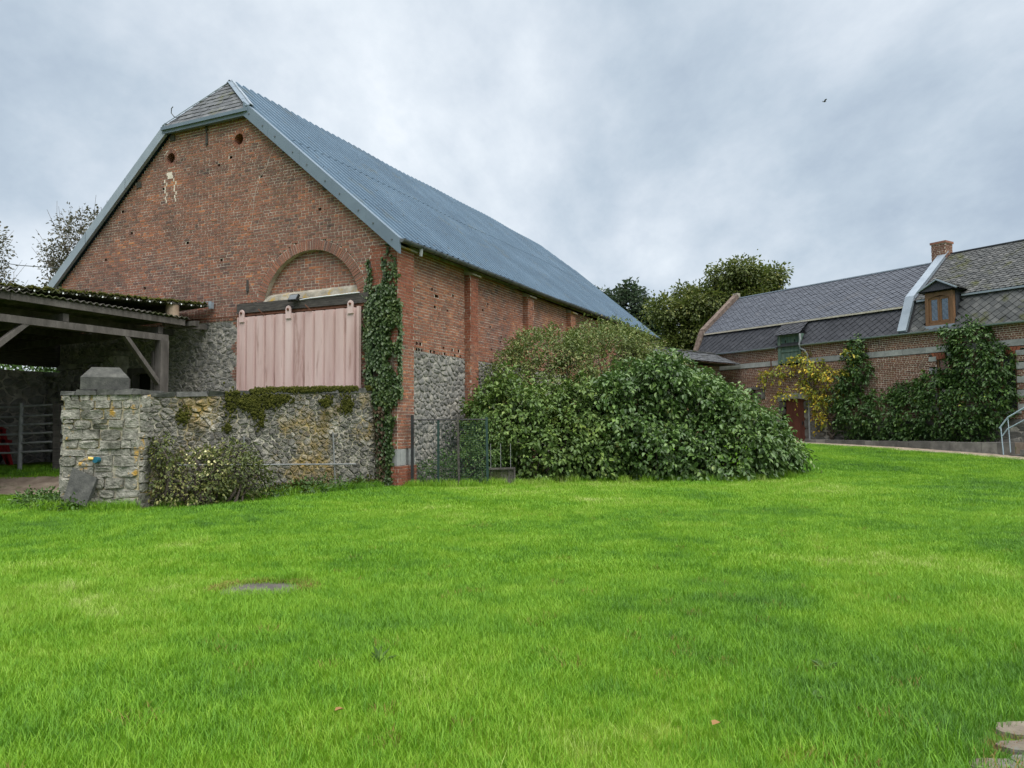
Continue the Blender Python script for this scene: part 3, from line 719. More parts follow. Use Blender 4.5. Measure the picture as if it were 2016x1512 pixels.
# ------------------------------------------------------------------ barn
BA = math.radians(-24.6)
barn = empty('brick_barn', (-2.98, 18.68, 0), BA, 'large red brick barn with blue-grey ribbed metal roof and arched gable', 'barn')
BM = Matrix.Translation((-2.98, 18.68, 0)) @ Matrix.Rotation(BA, 4, 'Z')
def BW(x, y, z=0): return BM @ Vector((x, y, z))
PG = mapper((0, 0, 0), (1, 0, 0), (0, 0, 1), (0, -1, 0))
XC, RS, BL = -6.15, 0.86, 26.0
TILT = 0.009
def SAG(y): return TILT * max(0, y) + (0.03 * math.sin(0.42 * y + 0.8) + 0.014 * math.sin(1.15 * y)) * min(1, max(0, y) / 3)
def roof_z(x): return 6.34 + RS * (-x if x > XC else (x - 2 * XC))
AC, AR, AI = (-2.5, 4.56), 1.83, 1.57
HOLES = [(-5.01, 9.50, 0.16), (-7.62, 9.36, 0.16)]
NEWX = -0.62
def gable_full(z):
    t = max(0.0, (z - 6.03) / RS)
    return -12.3 + t, -t
def gable_iv(z):
    l, r = gable_full(z)
    if z > 10.28: return []
    ivs = [(l, min(r, NEWX))] if z < 6.0 else [(l, r - 0.02)]
    if z < 4.45:
        jag = 0.16 + 0.34 * abs(((z * 1.35) % 1.0) - 0.5) * 2
        ivs = [(-4.72 - jag, -4.6), (-0.95, NEWX)]
        return ivs
    d = AR * AR - (z - AC[1]) ** 2
    if z > 4.9 and d > 0: ivs = sub_iv(ivs, AC[0] - math.sqrt(d) - 0.006, AC[0] + math.sqrt(d) + 0.006)
    if z <= 4.9: ivs = sub_iv(ivs, -4.92, -0.66)
    for hx, hz, hr in HOLES:
        d = (hr + 0.12) ** 2 - (z - hz) ** 2
        if d > 0: ivs = sub_iv(ivs, hx - math.sqrt(d), hx + math.sqrt(d))
    for (px, pz) in PUT: 
        if abs(z - pz) < 0.04: ivs = sub_iv(ivs, px - 0.05, px + 0.05)
    return ivs
PUT = [(-9.2, 7.3), (-10.3, 6.6), (-6.9, 6.8), (-5.6, 6.2), (-7.9, 8.5), (-4.2, 8.3), (-8.6, 5.6), (-5.3, 9.0), (-5.75, 8.85), (-2.2, 7.2), (-9.6, 8.0)]
HB = 0.0775
J = 0.0175
gb, gs = lay_bricks(4.42, 10.3, HB, gable_iv, 11, wob=0.03, j=J)
gb2, gs2 = lay_bricks(2.0, 4.42, HB, gable_iv, 12, j=J)
nb, ns = lay_bricks(3.55, 6.0, HB, lambda z: [(NEWX, 0.2)], 13, j=.013)
ob_, os_ = lay_bricks(0.95, 3.55, HB, lambda z: [(NEWX, 0.2)], 14, j=J)
bb_, bs_ = lay_bricks(0.0, 0.54, 0.077, lambda z: [(-0.66, 0.26)], 15)
PGb = mapper((0, -0.06, 0), (1, 0, 0), (0, 0, 1), (0, -1, 0))
# tympanum, recessed
PT = mapper((0, 0.14, 0), (1, 0, 0), (0, 0, 1), (0, -1, 0))
def tymp_iv(z):
    d = (AI + 0.05) ** 2 - (z - AC[1]) ** 2
    return [(AC[0] - math.sqrt(d), AC[0] + math.sqrt(d))] if d > 0 else []
tb, ts = lay_bricks(4.95, 6.2, HB, tymp_iv, 16, j=J)
# side wall and pilasters
PS = mapper((0, 0, 0), (0, 1, 0), (0, 0, 1), (1, 0, 0))
PIL = [3.85 + 4.25 * k for k in range(6)]
Rh = random.Random(21)
SH = [(Rh.uniform(0.85, 3.7), Rh.choice([3.66, 3.51, 5.2, 5.05, 4.97, 4.74, 3.51, 3.51])) for _ in range(22)] + [(Rh.uniform(4.5, 7.8), Rh.uniform(3.6, 5.6)) for _ in range(8)]
def side_iv(z):
    ivs = [(0.75, BL)]
    for p in PIL: ivs = sub_iv(ivs, p, p + 0.48)
    for (py, pz) in SH:
        if abs(z - pz) < 0.039: ivs = sub_iv(ivs, py - 0.05, py + 0.05)
    return ivs
sb_, ss_ = lay_bricks(3.46, 6.1, HB, side_iv, 17, wob=0.03, j=J)
PS2 = mapper((0.2, 0, 0), (0, 1, 0), (0, 0, 1), (1, 0, 0))
p1n, p1ns = lay_bricks(3.55, 5.95, HB, lambda z: [(0.0, 0.75)], 18, j=.014)
p1o, p1os = lay_bricks(0.95, 3.55, HB, lambda z: [(0.0, 0.75)], 19, j=J)
PS2b = mapper((0.26, 0, 0), (0, 1, 0), (0, 0, 1), (1, 0, 0))
p1b, p1bs = lay_bricks(0.0, 0.54, 0.077, lambda z: [(-0.06, 0.78)], 20)
sets = [(PG, gb, gs, 'brick', 'mortar'), (PG, gb2, gs2, 'brick', 'mortar'), (PG, nb, ns, 'brick_new', 'mortar'), (PG, ob_, os_, 'brick_side', 'mortar'), (PGb, bb_, bs_, 'brick_new', 'mortar'),
        (PT, tb, ts, 'brick', 'mortar'), (PS, sb_, ss_, 'brick_side', 'mortar'), (PS2, p1n, p1ns, 'brick_new', 'mortar'), (PS2, p1o, p1os, 'brick_side', 'mortar'), (PS2b, p1b, p1bs, 'brick_new', 'mortar')]
for k, p in enumerate(PIL):
    new = 'brick_new' if k == 0 else 'brick_side'
    z0 = 3.9 if k == 0 else 0.2
    f, fs = lay_bricks(z0, 5.9, HB, lambda z: [(p, p + 0.48)], 30 + k)
    g, g_s = lay_bricks(z0, 5.9, HB, lambda z: [(0.0, 0.2)], 40 + k)
    PF = mapper((0, p, 0), (1, 0, 0), (0, 0, 1), (0, -1, 0))
    sets += [(PS2, f, fs, new, 'mortar'), (PF, g, g_s, new, 'mortar')]
    if k == 0:
        f, fs = lay_bricks(0.2, 3.9, HB, lambda z: [(p, p + 0.48)], 50)
        g, g_s = lay_bricks(0.2, 3.9, HB, lambda z: [(0.0, 0.2)], 51)
        sets += [(PS2, f, fs, 'brick_side', 'mortar'), (PF, g, g_s, 'brick_side', 'mortar')]
def barn_vis(si, w, br):
    z = w.z
    if si in (0,): return z > 5.0
    if si in (2,): return z > 5.3
    if si in (3, 4): return False
    if si == 5: return True
    if si in (7, 8, 9): return True
    if si == 6: return br[1] < 8
    return False
build_bricks(sets, barn, 300, BM, barn_vis)
# arch of radial bricks
na = 62
a_lo = math.asin((4.86 - AC[1]) / AR)
for i in range(na):
    t0 = a_lo + (PI - 2 * a_lo) * (i + 0.12) / na; t1 = a_lo + (PI - 2 * a_lo) * (i + 0.88) / na
    mb = MB(); dd = 0.016 + rnd.gauss(0, 0.004)
    jr = rnd.uniform(-.012, .012)
    ring = lambda d: [PG(AC[0] + r_ * math.cos(t), AC[1] + r_ * math.sin(t), d) for r_, t in ((AI, t0), (AR + jr - .01, t0), (AR + jr - .01, t1), (AI, t1))]
    mb.prism(ring(-0.2), ring(dd), min(1, max(0, rnd.gauss(0.55, 0.2))))
    mb.build('arch_brick', 'brick', barn)
mb = MB()
ns_ = 40
for i in range(ns_):
    t0 = PI * i / ns_; t1 = PI * (i + 1) / ns_
    if min(math.sin(t0), math.sin(t1)) < 0.08: continue
    q = [PG(AC[0] + r_ * math.cos(t), AC[1] + r_ * math.sin(t), 0.004) for r_, t in ((AI - .003, t0), (AR, t0), (AR, t1), (AI - .003, t1))]
    mb.quad(*q)
    mb.quad(PG(AC[0] + (AI - .003) * math.cos(t0), AC[1] + (AI - .003) * math.sin(t0), 0.004), PG(AC[0] + (AI - .003) * math.cos(t1), AC[1] + (AI - .003) * math.sin(t1), 0.004), PG(AC[0] + (AI - .003) * math.cos(t1), AC[1] + (AI - .003) * math.sin(t1), -0.2), PG(AC[0] + (AI - .003) * math.cos(t0), AC[1] + (AI - .003) * math.sin(t0), -0.2))
mb.build('arch_joint_mortar', 'mortar', barn)
# round ventilation holes with radial bricks
for hx, hz, hr in HOLES:
    for i in range(18):
        t0 = 2 * PI * (i + 0.1) / 18; t1 = 2 * PI * (i + 0.9) / 18
        mb = MB(); jr = rnd.uniform(-.015, .015)
        ring = lambda d: [PG(hx + r_ * math.cos(t), hz + r_ * math.sin(t), d) for r_, t in ((hr, t0), (hr + .11 + jr, t0), (hr + .11 + jr, t1), (hr, t1))]
        mb.prism(ring(-0.25), ring(0.008 + rnd.gauss(0, .004)), rnd.uniform(0.2, 0.8)); mb.build('vent_brick', 'brick', barn)
    mb = MB()
    for i in range(18):
        t0 = 2 * PI * i / 18; t1 = 2 * PI * (i + 1) / 18
        mb.quad(*[PG(hx + r_ * math.cos(t), hz + r_ * math.sin(t), -0.002) for r_, t in ((hr + .004, t0), (hr + .15, t0), (hr + .15, t1), (hr + .004, t1))])
    mb.build('vent_mortar', 'mortar', barn)
# inner body so that openings look into the dark
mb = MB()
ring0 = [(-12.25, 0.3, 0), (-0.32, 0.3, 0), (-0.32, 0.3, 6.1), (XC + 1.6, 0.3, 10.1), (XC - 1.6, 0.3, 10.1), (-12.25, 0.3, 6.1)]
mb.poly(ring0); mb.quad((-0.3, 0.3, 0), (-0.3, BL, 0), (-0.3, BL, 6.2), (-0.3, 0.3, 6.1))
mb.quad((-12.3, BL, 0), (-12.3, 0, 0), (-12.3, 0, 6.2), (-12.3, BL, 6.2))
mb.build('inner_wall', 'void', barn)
mb = MB(); mb.poly([(-12.3, BL, 0), (0, BL, 0), (0, BL, 6.5), (-4.6, BL, 10.45), (-7.7, BL, 10.45), (-12.3, BL, 6.5)][::-1]); mb.build('rear_gable', 'brick', barn)
# crack and pale mortar repair on the gable
mb = MB()
cpts = [(-3.75, 9.05), (-3.9, 8.8), (-4.0, 8.55), (-4.2, 8.35), (-4.32, 8.1), (-4.42, 7.8), (-4.45, 7.5), (-4.5, 7.1), (-4.52, 6.8)]
for i in range(len(cpts) - 1):
    (a, b), (c, d) = cpts[i], cpts[i + 1]; w = 0.009 - 0.0008 * i
    mb.quad(PG(a - w, b, .013), PG(a + w, b, .013), PG(c + w, d, .013), PG(c - w, d, .013))
mb.build('crack_mortar', 'mortar', barn)
mb = MB()
R = random.Random(3)
for k in range(9):
    z0 = 8.95 - 0.1 * k - (0.0 if k < 3 else 0.0)
    x0 = -7.62 + R.uniform(-.05, .05)
    if k < 2: w = 0.12
    else: w = 0.025; 
    if k < 2: mb.box(x0 - w, x0 + w * R.uniform(.5, 1), -0.018, 0.01, z0 - .1, z0, R.random())
    else:
        mb.box(x0 - .2, x0 - .16, -0.016, 0.01, z0 - .1, z0); mb.box(x0 + .17, x0 + .21, -0.016, 0.01, z0 - .1, z0)
mb.build('mortar_patch', 'mortar_pale', barn)
# iron wall anchors
for ax, az in ((-4.62, 5.3), (-0.62, 5.42), (-6.2, 9.65), (-6.22, 10.05)):
    mb = MB(); mb.prism([PG(ax - .05, az - .1, .0), PG(ax + .05, az - .1, 0), PG(ax + .03, az + .2, 0), PG(ax - .03, az + .2, 0)], [PG(ax - .03, az - .1, .05), PG(ax + .03, az - .1, .05), PG(ax + .02, az + .2, .04), PG(ax - .02, az + .2, .04)], 0.5)
    mb.tube([PG(ax, az - .16, .03), PG(ax, az + .22, .03)], 0.02, n=6)
    mb.build('wall_anchor', 'black_timber', barn)
for (bx, bz) in ((-4.35, 9.9), (-3.35, 8.95), (-2.0, 7.75), (-7.55, 9.95), (-8.9, 8.75)):     # purlin ends showing under the verge
    mb = MB(); mb.box(bx - .09, bx + .09, -0.04, 0.2, bz - .09, bz + .07); mb.build('purlin_end', 'black_timber', barn)
# sill, lintel, door
mb = MB(); mb.prism([PG(-4.06, 4.86, -.12), PG(-0.96, 4.86, -.12), PG(-0.98, 5.12, -.12), PG(-3.95, 5.07, -.12)], [PG(-4.06, 4.86, .03), PG(-0.96, 4.86, .03), PG(-0.98, 5.05, -.02), PG(-3.95, 5.0, -.02)], .5, True)
mb.build('arch_sill', 'concrete', barn)
mb = MB(); mb.box(-4.92, -0.6, -0.1, 0.18, 4.60, 4.855); mb.build('door_lintel', 'black_timber', barn)
mb = MB(); mb.box(-6.9, -0.72, -0.1, -0.07, 4.515, 4.545); mb.box(-4.9, -0.7, -0.07, 0.1, 4.44, 4.6); mb.build('door_rail', 'rust', barn)
# corrugated steel door cut from a container wall
DX0, DX1, DZ0, DZ1 = -4.76, -0.86, 2.05, 4.47
mb = MB(); npan = 12; pw = (DX1 - DX0) / npan
prof = []
for i in range(npan):
    x = DX0 + i * pw
    prof += [(x, 0.0), (x + pw * 0.70, 0.0), (x + pw * 0.77, 0.065), (x + pw * 0.90, 0.065)]
prof.append((DX1, 0.0))
for i in range(len(prof) - 1):
    (x0, d0), (x1, d1) = prof[i], prof[i + 1]
    z1a = DZ1 + 0.012 * (x0 - DX0) / 4; 
    mb.quad((x0, -0.2 + d0, DZ0), (x1, -0.2 + d1, DZ0), (x1, -0.2 + d1, z1a), (x0, -0.2 + d0, z1a))
for i in range(len(prof) - 1):
    (x0, d0), (x1, d1) = prof[i], prof[i + 1]
    mb.quad((x0, -0.2 + d0 + .004, DZ0), (x0, -0.2 + d0 + .004, DZ1), (x1, -0.2 + d1 + .004, DZ1), (x1, -0.2 + d1 + .004, DZ0))
door = mb.build('sliding_door', 'door_paint', barn, label='faded pink corrugated steel sliding door')
mb = MB(); mb.box(DX1, DX1 + 0.07, -0.22, -0.13, DZ0, DZ1 + 0.03); mb.build('door_edge_post', 'door_paint', door)
mb = MB(); mb.box(DX0 - 0.02, DX0 + 0.015, -0.22, -0.14, DZ0, DZ1); mb.build('door_edge_strip', 'door_paint', door)
for hx in (-4.62, -3.02, -1.05):
    mb = MB()
    ring = lambda y: [(hx - .085, y, 4.33), (hx + .085, y, 4.33), (hx + .085, y, 4.58), (hx + .06, y, 4.64), (hx, y, 4.67), (hx - .06, y, 4.64), (hx - .085, y, 4.58)]
    mb.prism(ring(-.2), ring(-.235), .5, True); h = mb.build('hanger_plate', 'door_paint', door)
    mb = MB(); mb.tube([(hx, -.23, 4.57), (hx, -.26, 4.57)], .035, n=8); mb.build('hanger_bolt', 'rust', h)
for hx in (-3.85, -2.28):
    mb = MB(); mb.tube([(hx, -.2, 4.47), (hx - .08, -.24, 4.56), (hx - .16, -.26, 4.64)], .012, n=5); mb.build('rusty_hook', 'rust', door)
# lower stone of the gable and side wall
items = []
for pl in voronoi(-12.3, -5.0, 0.0, 4.42, 0.16, 0.09, 61, drop=.42):
    cx = sum(p[0] for p in pl) / len(pl); cz = sum(p[1] for p in pl) / len(pl)
    if cx > -5.05 - 0.2 * abs(((cz * 1.35) % 1.0) - 0.5): continue
    if -9.15 < cx < -8.1 and cz < 3.1: continue
    items.append((PG, pl, dict(joint=0.010, h=0.006, back=-0.04)))
for pl in voronoi(0.75, 3.85, 0.0, 3.46, 0.16, 0.11, 62, drop=.42): items.append((PS, pl, dict(joint=0.016, h=0.02, back=-0.04)))
for pl in voronoi(4.33, 8.1, 0.0, 3.46, 0.16, 0.11, 63, drop=.42): items.append((PS, pl, dict(joint=0.016, h=0.02, back=-0.04)))
def stone_vis(w):
    l = BM.inverted() @ w
    return (l.x > -8.0 and l.z > 2.4) if l.y < 0.4 else (l.y < 4.0 and l.z > 0.2)
build_stones(items, barn, 290, BM, 'rubble', visible=stone_vis)
mb = MB()
mb.quad(PG(-12.3, 0, -.004), PG(-9.15, 0, -.004), PG(-9.15, 4.43, -.004), PG(-12.3, 4.43, -.004))
mb.quad(PG(-8.1, 0, -.004), PG(-4.76, 0, -.004), PG(-4.76, 4.43, -.004), PG(-8.1, 4.43, -.004))
mb.quad(PG(-9.15, 3.1, -.004), PG(-8.1, 3.1, -.004), PG(-8.1, 4.43, -.004), PG(-9.15, 4.43, -.004))
mb.quad(PS(0.75, 0, -.004), PS(BL, 0, -.004), PS(BL, 3.46, -.004), PS(0.75, 3.46, -.004))
mb.build('rubble_mortar_bed', 'rubble_mortar', barn)
mb = MB(); mb.box(-9.15, -8.98, -0.05, 0.2, 0, 3.1); mb.box(-8.22, -8.1, -0.05, 0.2, 0, 3.1); mb.box(-9.2, -8.05, -0.06, 0.2, 3.1, 3.26); mb.build('stable_door_frame', 'timber', barn)
# corner stones
for k, (z0, z1) in enumerate(((0.545, 0.945),)):
    for (x0, x1) in ((-0.62, -0.2), (-0.19, 0.215)):
        mb = MB(); mb.box(x0, x1, -0.025, 0.1, z0, z1, .6); mb.build('corner_stone', 'bluestone', barn)
    for (y0, y1) in ((0.0, 0.36), (0.37, 0.76)):
        mb = MB(); mb.box(0.05, 0.225, y0 + .101, y1, z0 + .002, z1 - .002, .5); mb.build('corner_stone', 'bluestone', barn)
# caps of the pilasters, wall plate
for p, w in [(-0.02, 0.8)] + [(q - .03, 0.55) for q in PIL]:
    mb = MB(); mb.prism([(0.0, p, 5.93), (0.3, p, 5.91), (0.3, p + w, 5.91), (0.0, p + w, 5.93)], [(0.0, p, 6.10), (0.3, p, 5.955), (0.3, p + w, 5.955), (0.0, p + w, 6.10)], .3, True)
    mb.build('pilaster_cap', 'concrete', barn)
mb = MB(); mb.prism([(0.0, .76, 6.06), (0.05, .76, 6.06), (0.05, BL, 6.06 + TILT * BL), (0.0, BL, 6.06 + TILT * BL)], [(0.0, .76, 6.33), (0.05, .76, 6.29), (0.05, BL, 6.29 + TILT * BL), (0.0, BL, 6.33 + TILT * BL)], .5, True); mb.build('wall_plate', 'concrete', barn)
# roof: ribbed sheets on the courtyard slope
def RP(x, y, d=0.0):
    """point of the courtyard slope; d = height above the sheet plane"""
    return (x + d * 0.652, y, 6.34 - RS * x + d * 0.758 + SAG(y))
EX = 0.33
def hip_x(y, side):      # where the near half-hip cuts the slope: the roof starts right of this
    return None
pitch = 0.3; sheet_w = 0.9
HY0, HZ0, HY1 = -0.17, 10.24, 0.78
def x_top(y):
    """upper limit (smallest x) of the slope at distance y from the gable (half-hip line)"""
    if y >= HY1: base = XC
    else: base = -4.54 + (XC + 4.54) * max(0, (y - HY0) / (HY1 - HY0))
    yf = BL + 0.15 - y
    if yf < 1.6: base = max(base, -4.54 + (XC + 4.54) * max(0, yf / 1.6))
    return base
ns2 = int(round((BL + 0.3) / sheet_w))
Rr = random.Random(8)
for k in range(ns2):
    y0 = -0.17 + k * sheet_w * (BL + 0.34) / (ns2 * sheet_w); wv = (BL + 0.34) / ns2
    for (xa, xb, lift) in ((EX, -3.3, 0.0), (-3.2, XC, 0.014)):
        mb = MB(); tone = Rr.uniform(0.25, 0.75)
        nr = 3
        ys = []
        for r in range(nr):
            yb = y0 + r * wv / nr
            ys += [(yb, 0.0), (yb + wv / nr * 0.50, 0.0), (yb + wv / nr * 0.60, 0.10), (yb + wv / nr * 0.86, 0.10)]
        ys.append((y0 + wv, 0.0))
        for (ya, da), (yb, db) in zip(ys[:-1], ys[1:]):
            ta, tb2 = max(xb, x_top(ya)), max(xb, x_top(yb))
            if ta >= xa - .01 and tb2 >= xa - .01: continue
            mb.quad(RP(xa, ya, da + lift), RP(xa, yb, db + lift), RP(min(xa, tb2), yb, db + lift), RP(min(xa, ta), ya, da + lift), tone)
        if mb.v: mb.build('roof_sheet', 'roof_sheet', barn)
mb = MB()
for xr in (0.1, -1.1, -2.2, -3.22, -3.34, -4.4, -5.4, -5.95):
    for k in range(int(BL / 0.3)):
        y = -0.17 + (k + 0.75) * (BL + .34) / ns2 / 3
        if y > BL or xr < x_top(y) + .05: continue
        if (k + int(xr * 10)) % 2: continue
        p = Vector(RP(xr, y, 0.10)); s = 0.012
        mb.box(-s, s, -s, s, -s, s * .6, .2, Matrix.Translation(p))
mb.build('roof_screws', 'gutter', barn, kind='stuff')
# far slope and underside
mb = MB()
LS = lambda x, y, d=0: (x, y, roof_z(x) + d + SAG(y))
mb.quad(LS(-12.65, -.17), LS(-7.75, -.17), LS(-7.75, BL + .17), LS(-12.65, BL + .17), .5)
mb.quad(LS(-7.75, -.17), LS(XC, HY1), LS(XC, BL - 1.4), LS(-7.75, BL + .17), .5)
mb.poly([(-4.52, BL + .17, 10.24 + SAG(BL)), (-7.77, BL + .17, 10.24 + SAG(BL)), (XC, BL - 1.4, roof_z(XC) + SAG(BL))], .5)
mb.build('rear_roof_slope', 'roof_sheet', barn)
mb = MB()
mb.quad(RP(EX, -.12, -.05), RP(-4.5, -.12, -.05), RP(-4.5, BL, -.05), RP(EX, BL, -.05)); mb.build('roof_underside', 'black_timber', barn)
# verge flashings in lengths
vl = [0.36, -0.5, -1.55, -1.62, -2.6, -3.55, -4.64]
vl = [0.36, -0.62, -1.66, -2.72, -3.8, -4.66]
for k in range(len(vl) - 1):
    x0, x1 = vl[k], vl[k + 1] - 0.02
    e = 0.004 * k
    zt = lambda x: 6.34 - RS * x + .07; zb = lambda x: 6.34 - RS * x - .315
    mb = MB()
    mb.prism([(x0, -.10, zb(x0)), (x0, -.10, zt(x0)), (x1, -.10, zt(x1)), (x1, -.10, zb(x1))], [(x0, -.195 - e, zb(x0)), (x0, -.195 - e, zt(x0)), (x1, -.195 - e, zt(x1)), (x1, -.195 - e, zb(x1))], 0.2 + 0.15 * k, True)
    mb.prism([(x0, -.19 - e, zt(x0) - .01), (x0, .12, zt(x0) - .01), (x1, .12, zt(x1) - .01), (x1, -.19 - e, zt(x1) - .01)], [(x0, -.19 - e, zt(x0) + .012), (x0, .12, zt(x0) + .012), (x1, .12, zt(x1) + .012), (x1, -.19 - e, zt(x1) + .012)], 0.9, True)
    v = mb.build('verge_flashing', 'flashing', barn)
    mb = MB()
    for t in (0.2, 0.75):
        xx = x0 + (x1 - x0) * t; zz = 6.34 - RS * xx - .13
        mb.tube([(xx, -.19 - e, zz), (xx, -.215 - e, zz)], .02, n=6)
    mb.build('rivet', 'gutter', v)
for k, (x0, x1) in enumerate(((-12.66, -11.0), (-10.98, -9.3), (-9.28, -7.68))):
    zt = lambda x: roof_z(x) + .05; zb = lambda x: roof_z(x) - .30
    mb = MB()
    mb.prism([(x0, -.10, zb(x0)), (x0, -.10, zt(x0)), (x1, -.10, zt(x1)), (x1, -.10, zb(x1))], [(x0, -.195, zb(x0)), (x0, -.195, zt(x0)), (x1, -.195, zt(x1)), (x1, -.195, zb(x1))], 0.6, True)
    mb.build('verge_flashing', 'zinc', barn)
# near half-hip: slates, fascia, hip caps
HXL, HXR = -7.75, -4.55
APX = Vector((XC, HY1, roof_z(XC) + .03))
hl = math.hypot(HY1 - HY0, APX.z - HZ0)
eb = Vector((0, (HY1 - HY0) / hl, (APX.z - HZ0) / hl)); edn = Vector((0, -eb.z, eb.y))
PH = mapper((XC, HY0, HZ0), (1, 0, 0), eb, edn)
hw = (HXR - HXL) / 2
cl = [(hl, hw, hl * hw), (-hl, hw, hl * hw)]
cl = [(a / math.hypot(a, b), b / math.hypot(a, b), c / math.hypot(a, b)) for a, b, c in cl]
hp = slate_polys(-hw, hw, 0, hl, 0.30, 0.19, 'rect', 71, ivs=cl)
build_slates([(PH, hp, 'hip_slate', 0.03, 0.012)], barn, 120, BM)
mb = MB(); mb.poly([PH(-hw, 0, -.01), PH(hw, 0, -.01), PH(0, hl, -.01)]); mb.build('hip_board', 'black_timber', barn)
mb = MB(); mb.box(HXL - .02, HXR + .04, -.26, -.1, 10.13, 10.225); mb.box(HXL - .02, HXR + .04, -.2, -.1, 10.04, 10.14); mb.build('hip_fascia', 'flashing', barn)
def strip_on(p, q, w, up_, name, matn, n, parent, lift=0.03, tone=.7):
    p, q = Vector(p), Vector(q)
    for i in range(n):
        a = p.lerp(q, i / n); b = p.lerp(q, (i + 1.04) / n)
        mb = MB(); mb.beam(a + Vector(up_) * (lift + .004 * (i % 2)), b + Vector(up_) * (lift + .004 * (i % 2)), w, .02, up_, tone + rnd.uniform(-.2, .2)); mb.build(name, matn, parent)
strip_on((HXR + .02, HY0, HZ0 + .04), APX, 0.14, (0.45, -0.75, 0.5), 'hip_cap', 'flashing', 4, barn, 0.04)
strip_on((HXR + .05, HY0 + .06, HZ0 + .07), APX + Vector((.03, .05, .02)), 0.12, (0.75, 0.0, 0.66), 'hip_cap', 'zinc', 4, barn, 0.05)
strip_on((HXL - .02, HY0, HZ0 + .04), APX, 0.12, (-0.45, -0.75, 0.5), 'hip_cap', 'zinc', 4, barn, 0.03)
rp0 = Vector((XC, HY1 - .05, roof_z(XC) + .06)); rp1 = Vector((XC, BL - 1.4, roof_z(XC) + .06 + TILT * (BL - 1.4)))
for i in range(13):
    a = rp0.lerp(rp1, i / 13); b = rp0.lerp(rp1, (i + 1.01) / 13)
    a.z = roof_z(XC) + .06 + SAG(a.y); b.z = roof_z(XC) + .06 + SAG(b.y)
    mb = MB(); l_ = 0.003 * (i % 2)
    for sx in (-1, 1):
        mb.quad((a.x, a.y, a.z + .03 + l_), (b.x, b.y, b.z + .03 + l_), (b.x + sx * .2, b.y, b.z - .13 + l_), (a.x + sx * .2, a.y, a.z - .13 + l_), .6)
    mb.build('ridge_cap', 'flashing', barn)
mb = MB(); mb.tube([(HXL + .42, -.02, 10.5), (HXL + .36, -.12, 10.52), (HXL + .30, -.17, 10.62), (HXL + .34, -.2, 10.74), (HXL + .4, -.2, 10.78)], .014, n=5); mb.build('roof_hook', 'gutter', barn)
# gutter with brackets
mb = MB(); n_ = 8; GX, GZ, GR = 0.40, 6.075, 0.085
for seg in range(13):
    ya, yb = -0.15 + seg * (BL + .2) / 13, -0.15 + (seg + 1) * (BL + .2) / 13
    za, zb_ = GZ + SAG(ya) * .6 + TILT * .4 * max(0, ya), GZ + SAG(yb) * .6 + TILT * .4 * yb
    for k in range(n_):
        t0, t1 = PI + PI * k / n_, PI + PI * (k + 1) / n_
        mb.quad((GX + GR * math.cos(t0), ya, za + GR * math.sin(t0)), (GX + GR * math.cos(t1), ya, za + GR * math.sin(t1)), (GX + GR * math.cos(t1), yb, zb_ + GR * math.sin(t1)), (GX + GR * math.cos(t0), yb, zb_ + GR * math.sin(t0)), .5)
mb.poly([(GX + GR * math.cos(PI + PI * k / n_), -.15, GZ + GR * math.sin(PI + PI * k / n_)) for k in range(n_ + 1)])
gut = mb.build('gutter', 'gutter', barn, smooth=True)
mb = MB()
for k in range(44):
    y = 0.2 + k * 0.6; z = GZ + TILT * y
    mb.tube([(GX + (GR + .008) * math.cos(PI + PI * q / 8), y, z + (GR + .008) * math.sin(PI + PI * q / 8)) for q in range(9)], .012, n=4, cap=False)
mb.build('gutter_brackets', 'gutter', gut, kind='stuff')
mb = MB(); mb.tube([(GX, .78, GZ - .05), (GX - .02, .78, GZ - .25)], .05, n=8); mb.build('gutter_outlet', 'pipe_grey', gut)
mb = MB(); mb.tube([(0.3, 25.6, 6.2), (0.22, 25.6, 5.8), (0.22, 25.6, 0.7)], .055, n=8); mb.build('downpipe', 'pipe_grey', barn)
# floodlight on the lintel with its conduit
fl = empty('floodlight', BW(-2.85, -0.16, 4.86), BA, 'small black floodlight with white conduit above the pink sliding door', 'floodlight')
mb = MB(); T = Matrix.Translation((0, -.06, 0)) @ Matrix.Rotation(math.radians(-35), 4, 'X'); mb.box(-.14, .14, -.03, .04, -.1, .1, .5, T); mb.build('lamp_body', 'black', fl)
mb = MB(); mb.box(-.12, .12, -.036, -.031, -.08, .08, .5, T); mb.build('lamp_lens', 'lamp_glass', fl)
mb = MB(); mb.box(-.03, .03, -.04, .1, -.02, .02); mb.build('lamp_bracket', 'black', fl)
mb = MB(); mb.tube([(.12, .03, -.05), (.4, .03, -.03), (2.0, .03, .0)], .014, n=6); mb.build('conduit', 'white', fl)

# ------------------------------------------------------------------ open timber shed against the gable (barn coordinates)
def rebase(e, M0, off):
    off = Vector(off); e.location = M0 @ off
    for ch in e.children: ch.location = ch.location - off
shed = empty('timber_shed', (-2.98, 18.68, 0), BA, 'open timber shed with mossy corrugated roof leaning against the barn gable', 'shed')
SX = -6.0
mb = MB(); mb.beam((SX, -9.6, 3.86), (SX, -1.46, 3.85), .16, .16, tone=.6, jit=.008); mb.build('front_beam', 'timber', shed)
mb = MB(); mb.beam((SX, -1.6, 0.0), (SX, -1.6, 3.77), .24, .24, (0, 1, 0), .7, .012); mb.build('post', 'timber', shed)
mb = MB(); mb.beam((SX - .22, -1.62, 0.0), (SX - .22, -1.62, 3.5), .1, .16, (0, 1, 0), .4, .01); mb.build('post', 'timber', shed)
mb = MB(); mb.beam((SX, -7.35, 0.0), (SX, -7.35, 3.77), .24, .24, (0, 1, 0), .7, .01); mb.build('post', 'timber', shed)
mb = MB(); mb.beam((SX, -2.72, 3.80), (SX, -1.66, 2.62), .10, .15, (1, 0, 0), .6, .006); mb.build('brace', 'timber', shed)
